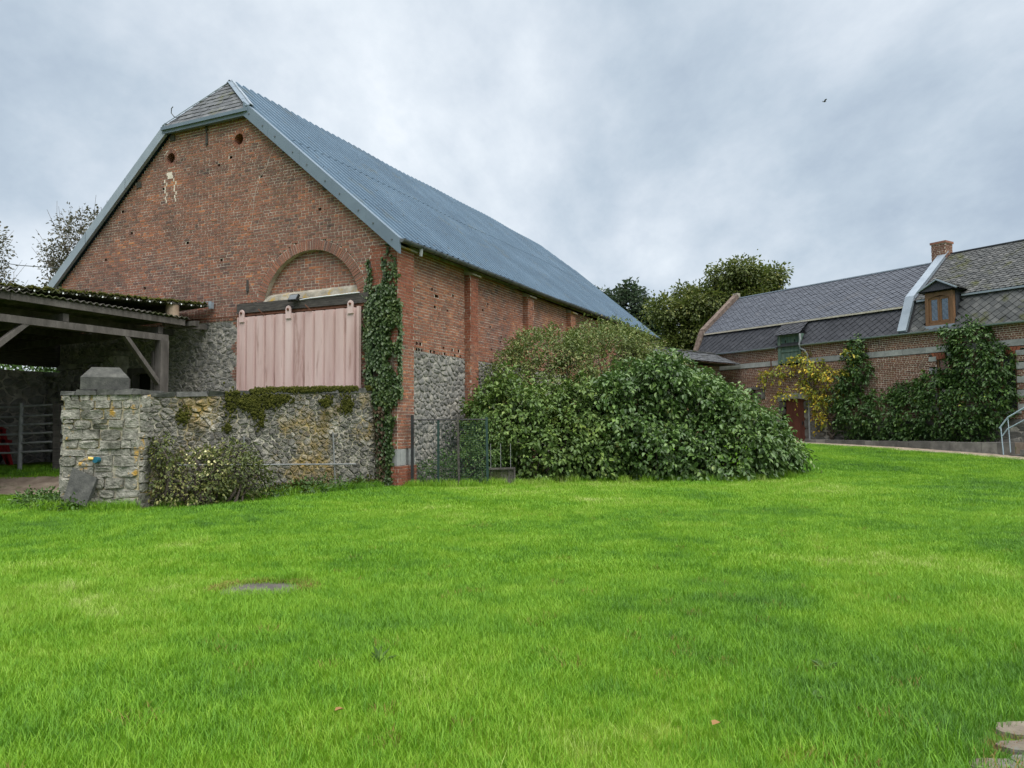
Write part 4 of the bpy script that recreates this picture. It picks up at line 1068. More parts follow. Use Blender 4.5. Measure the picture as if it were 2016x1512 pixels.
mb = MB(); mb.beam((SX, -5.15, 3.80), (SX, -6.6, 2.5), .10, .15, (1, 0, 0), .6, .006); mb.build('brace', 'timber', shed)
mb = MB(); mb.beam((SX + .08, -5.55, 4.33), (SX + .08, -0.95, 4.31), .05, .15, tone=.7, jit=.004); mb.build('eave_board', 'timber', shed)
mb = MB(); mb.beam((SX + .02, -9.6, 4.34), (SX + .02, -5.45, 4.34), .12, .17, tone=.3); mb.build('eave_purlin', 'timber', shed)
mb = MB(); mb.beam((SX - .6, -0.75, 4.3), (SX + .25, -0.72, 4.31), .2, .16, tone=.2, jit=.02); mb.build('tie_beam_end', 'timber', shed)
mb = MB(); mb.beam((SX - .3, -1.3, 4.27), (SX - .1, -0.05, 4.3), .12, .12, tone=.5, jit=.01); mb.build('purlin_end', 'timber', shed)
for px_ in (-7.4, -8.9, -10.4, -11.8):
    mb = MB(); mb.beam((px_, -9.6, 4.22), (px_, -0.05, 4.22), .12, .16, tone=.3); mb.build('purlin', 'timber', shed)
for k in range(4):
    y = -1.6 - 2.6 * k
    mb = MB(); mb.beam((SX - .05, y, 4.05), (-12.2, y, 3.9), .14, .18, tone=.3); mb.build('rafter_beam', 'timber', shed)
mb = MB(); mb.tube([(SX - .05, -1.24, 4.42), (SX - .05, -1.24, 4.76)], [.17, .165], n=14); lg = mb.build('log_stub', 'log', shed, smooth=False)
mb = MB(); mb.box(SX - .12, SX + .12, -1.45, -1.15, 4.762, 4.82); mb.build('packing_block', 'timber', shed)
def corr_roof(name, x0, x1, y0, y1, zf, slope, amp, pit, mat, th, n_sheets):
    w = (y1 - y0) / n_sheets
    for s in range(n_sheets):
        mb = MB(); ya = y0 + s * w; n = max(8, int(w / pit * 8))
        pts = [(ya + (w + .05) * i / n) for i in range(n + 1)]
        z = lambda y: zf(y) + amp * math.sin(2 * PI * y / pit)
        for a, b in zip(pts[:-1], pts[1:]):
            mb.quad((x0, a, z(a) + th), (x0, b, z(b) + th), (x1, b, z(b) + th + slope), (x1, a, z(a) + th + slope))
            mb.quad((x0, b, z(b)), (x0, a, z(a)), (x1, a, z(a) + slope), (x1, b, z(b) + slope))
            mb.quad((x0, a, z(a)), (x0, b, z(b)), (x0, b, z(b) + th), (x0, a, z(a) + th))
        mb.build(name, mat, shed)
upz = lambda y: 4.86 + 0.067 * (y + 0.2)
corr_roof('upper_roof_sheet', SX + .12, -12.9, -9.6, -0.14, upz, -0.25, .03, .165, 'fibre', .02, 9)
corr_roof('lower_roof_sheet', SX + .16, -12.5, -9.6, -0.9, lambda y: 4.435, -0.2, .024, .165, 'fibre', .015, 8)
mb = MB(); Rm = random.Random(4)
for k in range(1500):
    y = Rm.uniform(-9.5, -0.2); x = SX + .14 - abs(Rm.gauss(0, .22)); r = Rm.uniform(.025, .06)
    zz = upz(y) + .035 + (SX + .12 - x) * -.036 + Rm.uniform(-.01, .05)
    b0 = len(mb.v)
    for (dx, dy, dz) in ((1, 0, 0), (0, 1, 0), (-1, 0, 0), (0, -1, 0), (0, 0, .9), (0, 0, -.5)):
        mb.v.append((x + dx * r * Rm.uniform(.7, 1.3), y + dy * r * Rm.uniform(.7, 1.4), zz + dz * r))
    for i in range(4):
        j2 = (i + 1) % 4
        mb.f.append((b0 + i, b0 + j2, b0 + 4)); mb.t.append(Rm.random() * .35); mb.f.append((b0 + j2, b0 + i, b0 + 5)); mb.t.append(.2)
mb.build('roof_moss', 'moss', shed, kind='stuff')
for k in range(28):
    y = -0.45 - k * 0.33
    mb = MB(); mb.tube([(SX + .125, y, upz(y) - .005), (SX + .14, y, upz(y) - .035)], [.02, .014], n=6); mb.build('bolt_cap', 'white', shed)
mb = MB(); mb.box(SX + .1, SX + .2, -0.16, -0.06, 4.80, 4.98); mb.box(SX - .15, SX + .2, -0.16, -0.14, 4.985, 5.0); mb.build('end_flashing', 'zinc', shed)
# back wall of the shed, ruined stub along the gable
PB = mapper((-12.3, -9.6, 0), (0, 1, 0), (0, 0, 1), (1, 0, 0))
items = [(PB, pl, dict(joint=.02, h=.04, back=-.05)) for pl in voronoi(0, 9.5, 0.3, 3.2, .42, .24, 81)]
PSt = mapper((0, -0.42, 0), (1, 0, 0), (0, 0, 1), (0, -1, 0))
steps = ((-12.3, -11.6, 3.22), (-11.6, -10.65, 3.42), (-10.65, -9.75, 3.58), (-9.75, -9.2, 3.76))
for k, (x0, x1, zt) in enumerate(steps):
    items += [(PSt, pl, dict(joint=.02, h=.04, back=-.05)) for pl in voronoi(x0, x1, .3, zt - .14, .3, .22, 82 + k)]
build_stones(items, shed, 120, BM, 'rubble', visible=lambda w: (BM.inverted() @ w).y > -3.4)
mb = MB(); mb.quad(PB(0, 0, -.002), PB(9.6, 0, -.002), PB(9.6, 3.2, -.002), PB(0, 3.2, -.002)); mb.box(-12.8, -12.31, -9.6, 0, 3.195, 3.25)
for x0, x1, zt in steps: mb.box(x0, x1, -.415, -.01, 0, zt - .14)
mb.build('rubble_mortar_bed', 'rubble_mortar', shed)
for k, (x0, x1, zt) in enumerate(steps):
    mb = MB(); T = Matrix.Translation(((x0 + x1) / 2, -.27, zt - .06)) @ Matrix.Rotation(rnd.uniform(-.06, .06), 4, 'Y')
    w = (x1 - x0) / 2 + .06; lo = [(-w, -.3, -.08), (w * .92, -.27, -.08), (w, .25, -.08), (-w * .95, .25, -.08)]; hi = [(-w * .9, -.26, .07), (w * .8, -.24, .055), (w * .9, .25, .08), (-w * .9, .25, .06)]
    mb.prism([tuple(T @ Vector(p)) for p in lo], [tuple(T @ Vector(p)) for p in hi], .5, True); mb.build('ledge_stone', 'rubble', shed)
mb = MB(); mb.box(-12.55, -12.5, -9.6, 0.8, 3.42, 4.5); mb.build('rear_light_blocker', 'black_timber', shed)  # added boards that keep rear light out, so the shed interior stays dark
mb = MB(); mb.box(-12.5, SX - .2, -9.75, -9.65, 0, 4.2); mb.build('end_light_blocker', 'black_timber', shed)  # added out-of-view screen closing the open end to darken the interior
rebase(shed, BM, (-9.0, -4.8, 0))

# livestock gate and red machine inside the shed
gate = empty('livestock_gate', (-12.6, 19.6, 0.42), 0, 'galvanised tubular livestock gate beside the stone pillar', 'gate')
def at(e, p): return tuple(Vector(p) - e.location)
GZs = (2.09, 1.83, 1.61, 1.38, 1.14, 0.91)
for z in GZs:
    mb = MB(); mb.tube([at(gate, (-12.62, 19.62, z)), at(gate, (-11.78, 19.62, z + .03))], .028, n=8); mb.build('rail', 'galv', gate)
for z in GZs:
    mb = MB(); mb.tube([at(gate, (-15.2, 19.66, z - .03)), at(gate, (-12.68, 19.66, z - .02))], .028, n=8); mb.build('rail', 'galv', gate)
for x, z1 in ((-12.65, 2.17), (-15.2, 2.15)):
    mb = MB(); mb.tube([at(gate, (x, 19.64, .3)), at(gate, (x, 19.64, z1))], .055, n=10); mb.build('upright', 'galv', gate)
mb = MB(); mb.beam(at(gate, (-11.68, 19.66, .3)), at(gate, (-11.72, 19.66, 2.15)), .17, .17, (0, 1, 0), .2, .01); mb.build('hinge_post', 'black_timber', gate)
mb = MB()
for z in (1.75, 1.42, 1.2, 1.0, .75): mb.box(*[v for pr in ((0.98, 1.03), (0.02, .06)) for v in pr], z - gate.location.z - .04, z - gate.location.z + .04)
mb.build('latch', 'galv', gate)
mach = empty('farm_implement', (-13.9, 20.7, gz(-13.9, 20.7)), 0, 'red farm implement frame half hidden behind the livestock gate', 'implement')
for p, q in (((-.4, 0, 1.25), (.12, 0, .95)), ((.05, 0, 1.0), (.3, 0, 0.05)), ((-.4, 0, .75), (.3, 0, .65)), ((-.05, 0, .7), (.33, 0, -.02)), ((-.5, 0, .0), (-.35, 0, 1.3))):
    mb = MB(); mb.beam(p, q, .1, .12, (0, 1, 0)); mb.build('frame_bar', 'bright_red', mach)
mb = MB(); mb.tube([(-.2, -.06, .25), (-.2, .06, .25)], .26, n=18); mb.build('wheel', 'black', mach)

# ------------------------------------------------------------------ yard wall with moss, gate pillar
yw = empty('yard_wall', (-6.88, 14.32, 0), 0, 'mossy grey rubble stone yard wall running from the pillar to the barn', 'wall')
WD = Vector((3.63, 4.61, 0)); WL = WD.length; WD.normalize(); WN = Vector((WD.y, -WD.x, 0))
WTOP = lambda a: 2.10 + 0.27 * a / WL
def PW(a, b, d=0.0): return tuple(WD * a + Vector((0, 0, b * WTOP(a) / 2.1)) + WN * d)
PW.axes = (WD, Vector((0, 0, 1)), WN, Vector((0, 0, 0)))
YM = Matrix.Translation((-6.88, 14.32, 0))
items = [(PW, pl, dict(joint=.006 + .010 * rnd.random(), h=.022 + .02 * rnd.random(), back=-.06, chaikin=rnd.randint(0, 1))) for pl in voronoi(0, WL, 0.0, 2.08, .125, .075, 91, jit=.5, drop=.45)]
build_stones(items, yw, 300, YM, 'yard_stone', smooth=False)
mb = MB(); mb.quad(PW(0, 0, 0), PW(WL, 0, 0), PW(WL, 2.1, 0), PW(0, 2.1, 0)); mb.quad(PW(WL, 0, -.45), PW(0, 0, -.45), PW(0, 2.1, -.45), PW(WL, 2.1, -.45)); mb.quad(PW(0, 2.1, 0), PW(WL, 2.1, 0), PW(WL, 2.1, -.45), PW(0, 2.1, -.45))
mb.quad(PW(WL, 0, 0), PW(WL, 0, -.45), PW(WL, 2.1, -.45), PW(WL, 2.1, 0))
mb.build('mortar_bed', 'yard_mortar', yw)
a = 0.0; Rw = random.Random(12)
while a < WL - .1:
    l = min(Rw.uniform(.35, .8), WL - a)
    mb = MB(); j2 = lambda: Rw.uniform(-.015, .015)
    j2 = lambda: Rw.uniform(-.035, .03)
    lo = [PW(a + .01, 2.085 + j2() * .3, .05 + j2()), PW(a + l - .01, 2.085 + j2() * .3, .05 + j2()), PW(a + l - .01, 2.1, -.5), PW(a + .01, 2.1, -.5)]
    h_ = Rw.uniform(.055, .085)
    hi = [PW(a + .02, 2.1 + h_ + j2(), .04 + j2()), PW(a + l - .02, 2.1 + h_ + j2(), .04 + j2()), PW(a + l - .02, 2.1 + h_, -.48), PW(a + .02, 2.1 + h_, -.48)]
    mb.prism(lo, hi, Rw.random(), True); mb.build('coping_stone', 'dark_stone', yw); a += l
def moss_blobs(mb, P, pts, R, flat=.6):
    for (a, b, d, r) in pts:
        b0 = len(mb.v)
        for (da, db, dd) in ((1, 0, 0), (.3, .95, 0), (-.8, .6, 0), (-.8, -.6, 0), (.3, -.95, 0), (0, 0, flat)):
            mb.v.append(P(a + da * r * R.uniform(.7, 1.3), b + db * r * R.uniform(.7, 1.3), d + dd * r * R.uniform(.8, 1.2)))
        for i in range(5): mb.f.append((b0 + i, b0 + (i + 1) % 5, b0 + 5)); mb.t.append(min(1, max(0, R.gauss(.5, .2))))
Rm = random.Random(44); pts = []
for k in range(2600):                                     # cushion along the coping
    a = Rm.uniform(1.75, WL - .05); th = Rm.uniform(-.3, 1.0)
    if mnoise.noise(Vector((a * 2.2, 0, 3))) < -.25: continue
    pts.append((a, 2.1 + .03 + .09 * Rm.random() * sstep(1.6, 2.6, a), .06 - abs(Rm.gauss(0, .05)), Rm.uniform(.015, .04)))
for (ca, cb, ra, rb, n) in ((1.7, 1.95, .16, .3, 120), (2.65, 1.96, .3, .2, 200), (2.3, 1.86, .16, .36, 190), (2.45, 1.6, .1, .26, 60), (2.9, 2.0, .35, .1, 160), (2.1, 1.95, .3, .14, 300), (4.75, 1.85, .2, .2, 260), (4.15, 1.92, .2, .12, 140), (1.65, 1.45, .1, .1, 60), (3.3, .12, .9, .16, 500), (1.5, .2, .7, .18, 300), (5.2, .15, .5, .12, 160), (0.7, 1.72, .15, .2, 90)):
    for k in range(n):
        u, v = Rm.gauss(0, .45), Rm.gauss(0, .45)
        a_, b_ = ca + u * ra, cb + v * rb
        if 0.05 < a_ < WL - .05: pts.append((a_, b_, .055 + Rm.uniform(-.02, .025), Rm.uniform(.015, .038)))
mb = MB(); moss_blobs(mb, PW, pts, Rm); mb.build('moss', 'moss', yw, kind='stuff')

pl_ = empty('gate_pillar', (-8.30, 14.1, 0), 0, 'broad limestone block gate pillar with orange lichen at the end of the yard wall', 'pillar')
PA = Vector((1.44, -.08, 0)).normalized(); PN = Vector((PA.y, -PA.x, 0)); PWID, PH_, PDEP = 1.45, 2.12, .75
def lean(b): return 0.10 * (1 - b / 2.12) if b < 1.2 else 0.0
PF1 = mapper((0, 0, 0), PA, (0, 0, 1), PN)
PF2 = mapper(PA * PWID, -PN, (0, 0, 1), PA)
PF3 = mapper(-PN * PDEP, PN, (0, 0, 1), -PA)
Rp = random.Random(55); items = []
def coursed(P, w, lo, hi, z1, left_rag=False):
    z = 0.0
    while z < z1 - .02:
        h = min(Rp.uniform(.09, .24), z1 - z)
        if z1 - z - h < .07: h = z1 - z
        x = Rp.uniform(-.04, .03) if left_rag else 0
        while x < w - .01:
            l = min(Rp.uniform(lo, hi), w - x)
            if w - x - l < .1: l = w - x
            sub = [(z, z + h)] if (l < .2 or h < .16 or Rp.random() < .75) else [(z, z + h * .5), (z + h * .5, z + h)]
            for (za, zb_) in sub:
                e = lambda: Rp.uniform(-.02, .02)
                items.append((P, [(x + e(), za + e()), (x + l + e(), za + e()), (x + l + e(), zb_ + e()), (x + e(), zb_ + e())], dict(joint=.004 + .006 * Rp.random(), h=.04 + Rp.uniform(-.02, .015), back=-.06, flat=True, chaikin=1 if Rp.random() < .3 else 0, tone=min(1, max(0, Rp.gauss(.5, .33))))))
            x += l
        z += h
coursed(PF1, PWID, .16, .45, PH_, True); coursed(PF2, PDEP, .2, .4, PH_); coursed(PF3, PDEP, .15, .3, PH_)
build_stones(items, pl_, 300, Matrix.Translation((-8.30, 14.1, 0)), 'pillar_stone', smooth=False)
mb = MB()
c4 = [PA * .0, PA * PWID, PA * PWID - PN * PDEP, -PN * PDEP]
mb.prism([tuple(p) for p in c4], [tuple(p + Vector((0, 0, PH_))) for p in c4], .5, True); mb.build('mortar_core', 'yard_mortar', pl_)
x = -.05
while x < PWID + .02:
    l = min(Rp.uniform(.3, .55), PWID + .05 - x); mb = MB()
    if PWID + .05 - x - l < .12: l = PWID + .05 - x
    q = lambda u, v, z: tuple(PA * u + PN * v + Vector((0, 0, z)))
    r_ = lambda: Rp.uniform(-.03, .03)
    mb.prism([q(x, .06 + r_(), PH_), q(x + l - .01, .06 + r_(), PH_), q(x + l - .01, -.8, PH_), q(x, -.8, PH_)], [q(x + .01, .05 + r_(), PH_ + .09 + r_()), q(x + l - .02, .05 + r_(), PH_ + .09 + r_()), q(x + l - .02, -.8, PH_ + .1), q(x + .01, -.8, PH_ + .1)], .5, True)
    mb.build('coping_stone', 'dark_stone', pl_); x += l
cap = empty('stone_cap', (-8.30 + PA.x * .58 - PN.x * .36, 14.1 + PA.y * .58 - PN.y * .36, PH_ + .1), math.radians(24), 'dark chamfered stone cap block on top of the gate pillar', 'cap stone')
mb = MB(); hx_, hy_ = .40, .27
b4 = [(-hx_, -hy_), (hx_, -hy_), (hx_, hy_), (-hx_, hy_)]
mb.prism([(x, y, 0) for x, y in b4], [(x, y, .235) for x, y in b4], .4, True); mb.build('block', 'dark_stone', cap)
mb = MB(); mb.prism([(x, y, .2352) for x, y in b4], [(x * .58, y * .5, .43) for x, y in b4], .5); mb.build('chamfered_top', 'dark_stone', cap)
SLABPTS = [[-8.035, 14.08, 0.8], [-7.554, 14.02, 0.609], [-7.663, 13.86, 0.11], [-8.08, 13.9, 0.251]]
slab = empty('leaning_slab', (-8.02, 14.02, 0), 0, 'dark square stone slab leaning against the foot of the pillar', 'slab')
q4 = [Vector(SLABPTS[k]) - Vector((-8.02, 14.02, 0)) for k in (3, 2, 1, 0)]
q4 = [p + Vector((0.03, -.16, 0)) for p in q4]
nb_ = (q4[1] - q4[0]).cross(q4[3] - q4[0]).normalized()
if nb_.y > 0: nb_ = -nb_
mb = MB(); mb.prism([tuple(p - nb_ * .08) for p in q4], [tuple(p) for p in q4], .3, True)
mb.build('slab_stone', 'dark_stone', slab)
hc = empty('hose_coupling', tuple(Vector((-8.30, 14.1, .93)) + PA * .66 + PN * .1), math.atan2(PA.y, PA.x), 'small blue and yellow hose coupling sticking out of the pillar', 'hose coupling')
mb = MB(); mb.tube([(.06, .05, 0), (.06, -.06, 0)], [.05, .055], n=10); mb.build('coupling_body', 'blue_plastic', hc)
mb = MB(); mb.tube([(.02, -.05, .02), (-.05, -.09, .03)], [.025, .03], n=8); mb.build('coupling_ring', 'yellow_plastic', hc)

# pipe trellis against the yard wall
def trellis_pipe(p, q, lab):
    o = MB(); o.tube([(0, 0, 0), tuple(Vector(q) - Vector(p))], .017, n=7)
    ob = o.build('trellis_pipe', 'galv', None, label=lab, cat='pipe', group='trellis pipes along the yard wall'); ob.location = p
tr0 = Vector((-6.88, 14.32, 0)) + WD * 2.0 + WN * .16; tr1 = Vector((-6.88, 14.32, 0)) + WD * 4.35 + WN * .14
trellis_pipe(tr0, tr0 + Vector((-.03, -.02, 1.32)), 'upright galvanised pipe before the wall, nearer to the rose bush')
trellis_pipe(tr1, tr1 + Vector((-.06, -.04, 1.38)), 'upright galvanised pipe before the wall, nearer to the ivy')
h0 = Vector((-6.88, 14.32, .79)) + WD * .55 + WN * .2; h1 = Vector((-6.88, 14.32, .62)) + WD * 4.9 + WN * .18
trellis_pipe(h0, h1, 'thin horizontal galvanised pipe crossing the two upright pipes')

# ------------------------------------------------------------------ wire fence by the barn corner
wf = empty('wire_fence', (-1.3, 18.75, 0), 0, 'dark green wire mesh fence between the barn corner and the shrubs', 'fence')
fp = [(-2.42, 18.86), (-1.30, 18.62), (-0.62, 19.0)]
mb = MB(); mb.beam(at(wf, (-2.47, 18.85, 0)), at(wf, (-2.47, 18.85, 1.78)), .07, .07, (0, 1, 0)); mb.build('post', 'black', wf)
mb = MB(); mb.beam(at(wf, (-1.30, 18.62, 0)), at(wf, (-1.33, 18.62, 1.72)), .05, .05, (0, 1, 0)); mb.build('post', 'black_timber', wf)
mb = MB(); mb.beam(at(wf, (-0.62, 19.0, 0)), at(wf, (-0.64, 19.0, 1.72)), .06, .06, (0, 1, 0)); mb.build('post', 'fence_green', wf)
mb = MB(); mb.beam(at(wf, (-1.86, 19.15, 0)), at(wf, (-1.86, 19.15, 1.66)), .05, .05, (0, 1, 0)); mb.build('post', 'fence_green', wf)
for (p, q) in ((fp[0], fp[1]), (fp[1], fp[2])):
    mb = MB(); mb.tube([at(wf, (*p, 1.66)), at(wf, (*q, 1.66))], .016, n=6); mb.build('top_rail', 'black', wf)
mb = MB()
for (p, q) in ((fp[0], fp[1]), (fp[1], fp[2])):
    L = math.hypot(q[0] - p[0], q[1] - p[1])
    for k in range(int(L / .05) + 1):
        t = k * .05 / L; x, y = p[0] + (q[0] - p[0]) * t, p[1] + (q[1] - p[1]) * t
        mb.tube([at(wf, (x, y, .02)), at(wf, (x, y, 1.65))], .0022, n=3, cap=False)
    for k in range(33): mb.tube([at(wf, (*p, .04 + k * .05)), at(wf, (*q, .04 + k * .05))], .0022, n=3, cap=False)
mb.build('wire_mesh', 'fence_green', wf, kind='stuff')
og = empty('old_gate', (-0.3, 19.3, 0), 0, 'low mossy old bar gate with board base at the shrub edge', 'gate')
mb = MB(); mb.beam(at(og, (-.62, 19.25, .42)), at(og, (.05, 19.45, .42)), .04, .045, tone=.2); mb.build('rail', 'timber', og)
for x in (-.55, -.30, -.05):
    mb = MB(); mb.tube([at(og, (x, 19.27 + (x + .62) * .3, .42)), at(og, (x, 19.27 + (x + .62) * .3, 1.05))], .008, n=5); mb.build('bar', 'galv', og)
mb = MB(); mb.beam(at(og, (.05, 19.45, 0)), at(og, (.05, 19.45, .45)), .04, .04, (0, 1, 0)); mb.build('stile', 'timber', og)
for k in range(7):
    x = -.58 + k * .09
    mb = MB(); mb.box(x - og.location.x, x + .08 - og.location.x, 19.31 + (x + .62) * .3 - 19.3, 19.33 + (x + .62) * .3 - 19.3, .03, .40, rnd.random()); mb.build('board', 'fibre', og)

# ------------------------------------------------------------------ house with mansard roof on the right
HA = math.radians(-57)
house = empty('farmhouse', (15.78, 29.0, 0), HA, 'long brick farmhouse with dark slate mansard roof and climbing vines', 'house')
HM = Matrix.Translation((15.78, 29.0, 0)) @ Matrix.Rotation(HA, 4, 'Z')
def HW(x, y, z): return HM @ Vector((x, y, z))
PHF = mapper((0, 0, 0), (1, 0, 0), (0, 0, 1), (0, -1, 0))
X0, X1 = -11.6, 7.0
OPEN = [(-6.55, -5.52, 4.2, 6), (-6.38, -5.4, 0, 2.62), (0.42, 1.45, 1.9, 4.06), (2.15, 3.16, 1.9, 4.03), (-8.31, -7.69, 2.62, 3.1)]
TRIM = [(-12, 8, 4.14, 4.38), (-6.75, -6.38, 1.95, 2.5), (-5.4, -5.1, 0, 2.5)]
def house_iv(z):
    ivs = [(X0, X1)]
    if 4.14 < z < 4.38: return []
    for a, b, c, d in OPEN:
        if c < z < d: ivs = sub_iv(ivs, a, b)
    if 2.5 < z < 2.85: ivs = sub_iv(ivs, -6.7, -5.1)
    if 3.1 < z < 3.24: ivs = sub_iv(ivs, -8.5, -7.5)
    if 2.62 < z < 3.1: ivs = sub_iv(ivs, -7.69, -7.45)
    if z < 2.5: ivs = sub_iv(ivs, -6.72 + (.12 if int(z * 4) % 2 else 0), -5.08)
    for (wa, wb) in ((0.42, 1.45), (2.15, 3.16)):
        if 1.9 < z < 4.14:
            q = .28 if int(z * 4.2) % 2 == 0 else 0
            if q: ivs = sub_iv(ivs, wa - q, wb + q)
            if z > 4.0: ivs = sub_iv(ivs, wa - .1, wb + .1)
    if z < 1.62: ivs = sub_iv(ivs, -5.2, 8)
    return ivs
hb, hs = lay_bricks(0.55, 4.14, 0.0745, house_iv, 111, L=.2, Hd=.095, j=.017, wob=.01)
hb2, hs2 = lay_bricks(4.38, 5.05, 0.0745, house_iv, 112, L=.2, Hd=.095, j=.017)
def house_vis(si, w, br):
    return (-3.0 < br[0] < 1.6 and 2.6 < br[2]) if si == 0 else (si == 1 and -5.0 < br[0] < 3.3)
build_bricks([(PHF, hb, hs, 'brick_house', 'mortar_pale'), (PHF, hb2, hs2, 'brick_house', 'mortar_pale')], house, 290, HM, house_vis)
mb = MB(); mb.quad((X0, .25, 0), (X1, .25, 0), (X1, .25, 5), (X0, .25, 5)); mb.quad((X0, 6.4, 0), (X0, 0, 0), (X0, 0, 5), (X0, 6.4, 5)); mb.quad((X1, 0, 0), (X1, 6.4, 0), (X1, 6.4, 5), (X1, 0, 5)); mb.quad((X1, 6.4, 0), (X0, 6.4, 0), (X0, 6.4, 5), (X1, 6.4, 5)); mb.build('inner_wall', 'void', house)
# stone band, quoins, plinth
x = X0; Rq = random.Random(5)
while x < X1:
    l = min(Rq.uniform(.9, 1.6), X1 - x)
    for s0, s1 in sub_iv([(x, x + l)], -6.62, -5.46):
        mb = MB(); mb.box(s0 + .004, s1 - .004, -.03, .1, 4.15, 4.37, Rq.random()); mb.build('band_stone', 'bluestone', house)
    x += l
for (wa, wb) in ((0.42, 1.45), (2.15, 3.16)):
    for k in range(9):
        z0 = 1.905 + k / 4.2
        z0 = math.ceil(1.9 * 4.2) / 4.2 + k / 4.2
        if int((z0 + .01) * 4.2) % 2: continue
        z1 = min(z0 + 1 / 4.2, 4.0)
        if z1 - z0 < .05: continue
        for (a, b) in ((wa - .275, wa + .005), (wb - .005, wb + .275)):
            mb = MB(); mb.box(a, b, -.022, .1, z0 + .006, z1 - .006, Rq.random()); mb.build('quoin_stone', 'bluestone', house)
    n = 11
    for k in range(n):
        a = wa - .06 + (wb - wa + .12) * k / n; b = wa - .06 + (wb - wa + .12) * (k + 1) / n - .012
        sp = lambda v: (v - (wa + wb) / 2) * .22
        if k in (5,): 
            mb = MB(); mb.prism([(a - .04, .1, 3.9), (b + .04, .1, 3.9), (b + .06, .1, 4.13), (a - .06, .1, 4.13)], [(a - .04, -.03, 3.9), (b + .04, -.03, 3.9), (b + .06, -.03, 4.13), (a - .06, -.03, 4.13)], .6); mb.build('key_stone', 'bluestone', house); continue
        if k in (4, 6): continue
        rise = .05 * (1 - ((k - 5) / 5) ** 2)
        mb = MB(); mb.prism([(a, .1, 3.86 + rise), (b, .1, 3.86 + rise), (b + sp(b), .1, 4.13), (a + sp(a), .1, 4.13)], [(a, -.018, 3.86 + rise), (b, -.018, 3.86 + rise), (b + sp(b), -.018, 4.13), (a + sp(a), -.018, 4.13)], Rq.random()); mb.build('lintel_brick', 'brick_new', house)
    win = MB(); win.box(wa, wa + .07, .06, .14, 1.9, 3.95); win.box(wb - .07, wb, .06, .14, 1.9, 3.95); win.box(wa + .07, wb - .07, .06, .14, 3.84, 3.95); win.box(wa + .07, wb - .07, .06, .14, 1.9, 1.98); win.box((wa + wb) / 2 - .035, (wa + wb) / 2 + .035, .062, .138, 1.98, 3.84); win.box(wa + .07, (wa + wb) / 2 - .035, .066, .134, 3.3, 3.35); win.box((wa + wb) / 2 + .035, wb - .07, .066, .134, 3.3, 3.35)
    wo_ = win.build('window_frame', 'oak', house)
    mb = MB(); mb.box(wa + .07, wb - .07, .1, .106, 1.98, 3.84); mb.build('pane', 'glass', wo_)
    mb = MB(); mb.box(wa - .1, wb + .1, -.06, .12, 1.8, 1.9); mb.build('window_sill', 'bluestone', wo_)
items = []
def blocks(xa, xb, za, zb_, hh):
    z = za
    while z < zb_ - .01:
        h = min(hh, zb_ - z); x = xa
        while x < xb - .01:
            l = min(Rq.uniform(.35, .95), xb - x); l = xb - x if xb - x - l < .12 else l
            items.append((PHF, [(x, z), (x + l, z), (x + l, z + h), (x, z + h)], dict(joint=.006, h=.03 + Rq.uniform(-.01, .01), back=-.05, flat=True))); x += l
        z += h
blocks(-5.1, X1, 0.3, 1.62, .22)
blocks(-6.72, -6.38, 1.9, 2.5, .3); blocks(-5.4, -5.1, .5, 2.5, .4)
blocks(-7.69, -7.45, 2.62, 3.1, .48); blocks(-8.5, -7.45, 3.1, 3.24, .14); blocks(-7.2, -6.72, 0.5, 1.9, .35)
build_stones(items, house, 280, HM, 'plinth', name='plinth_stone', smooth=False)
mb = MB(); mb.quad((-5.2, 0, .2), (X1, 0, .2), (X1, 0, 1.63), (-5.2, 0, 1.63)); mb.build('plinth_mortar', 'rubble_mortar', house)
mb = MB(); n = 10
for k in range(n):
    t0, t1 = k / n, (k + 1) / n; f = lambda t: -6.75 + 1.7 * t; a_ = lambda t: 2.5 + .12 * math.sin(PI * t)
    mb.prism([(f(t0), .1, a_(t0)), (f(t1), .1, a_(t1)), (f(t1), .1, a_(t1) + .26), (f(t0), .1, a_(t0) + .26)], [(f(t0), -.03, a_(t0)), (f(t1), -.03, a_(t1)), (f(t1), -.03, a_(t1) + .26), (f(t0), -.03, a_(t0) + .26)], .4)
mb.build('door_arch_stone', 'bluestone', house)
dr = empty('x'); bpy.data.objects.remove(dr)
mb = MB(); mb.quad((-6.4, .12, .5), (-5.38, .12, .5), (-5.38, .12, 2.64), (-6.4, .12, 2.64)); door2 = mb.build('door', 'red_paint', house, label='dark red plank door with a flat arched stone lintel')
for k in range(7):
    mb = MB(); a = -6.38 + k * .14; mb.box(a + .003, a + .137, .07, .115, .55, 2.62, Rq.random()); mb.build('plank', 'red_paint', door2)
mb = MB(); mb.box(-5.55, -5.5, .03, .07, 1.45, 1.6); mb.build('door_handle', 'black', door2)
mb = MB(); mb.box(-8.31, -7.69, .12, .13, 2.62, 3.1); mb.build('small_window', 'glass', house)
mb = MB(); mb.tube([PHF(-7.05, 3.95, .05), PHF(-7.05, 4.45, .05)], .022, n=6); mb.build('wall_anchor', 'rust', house)
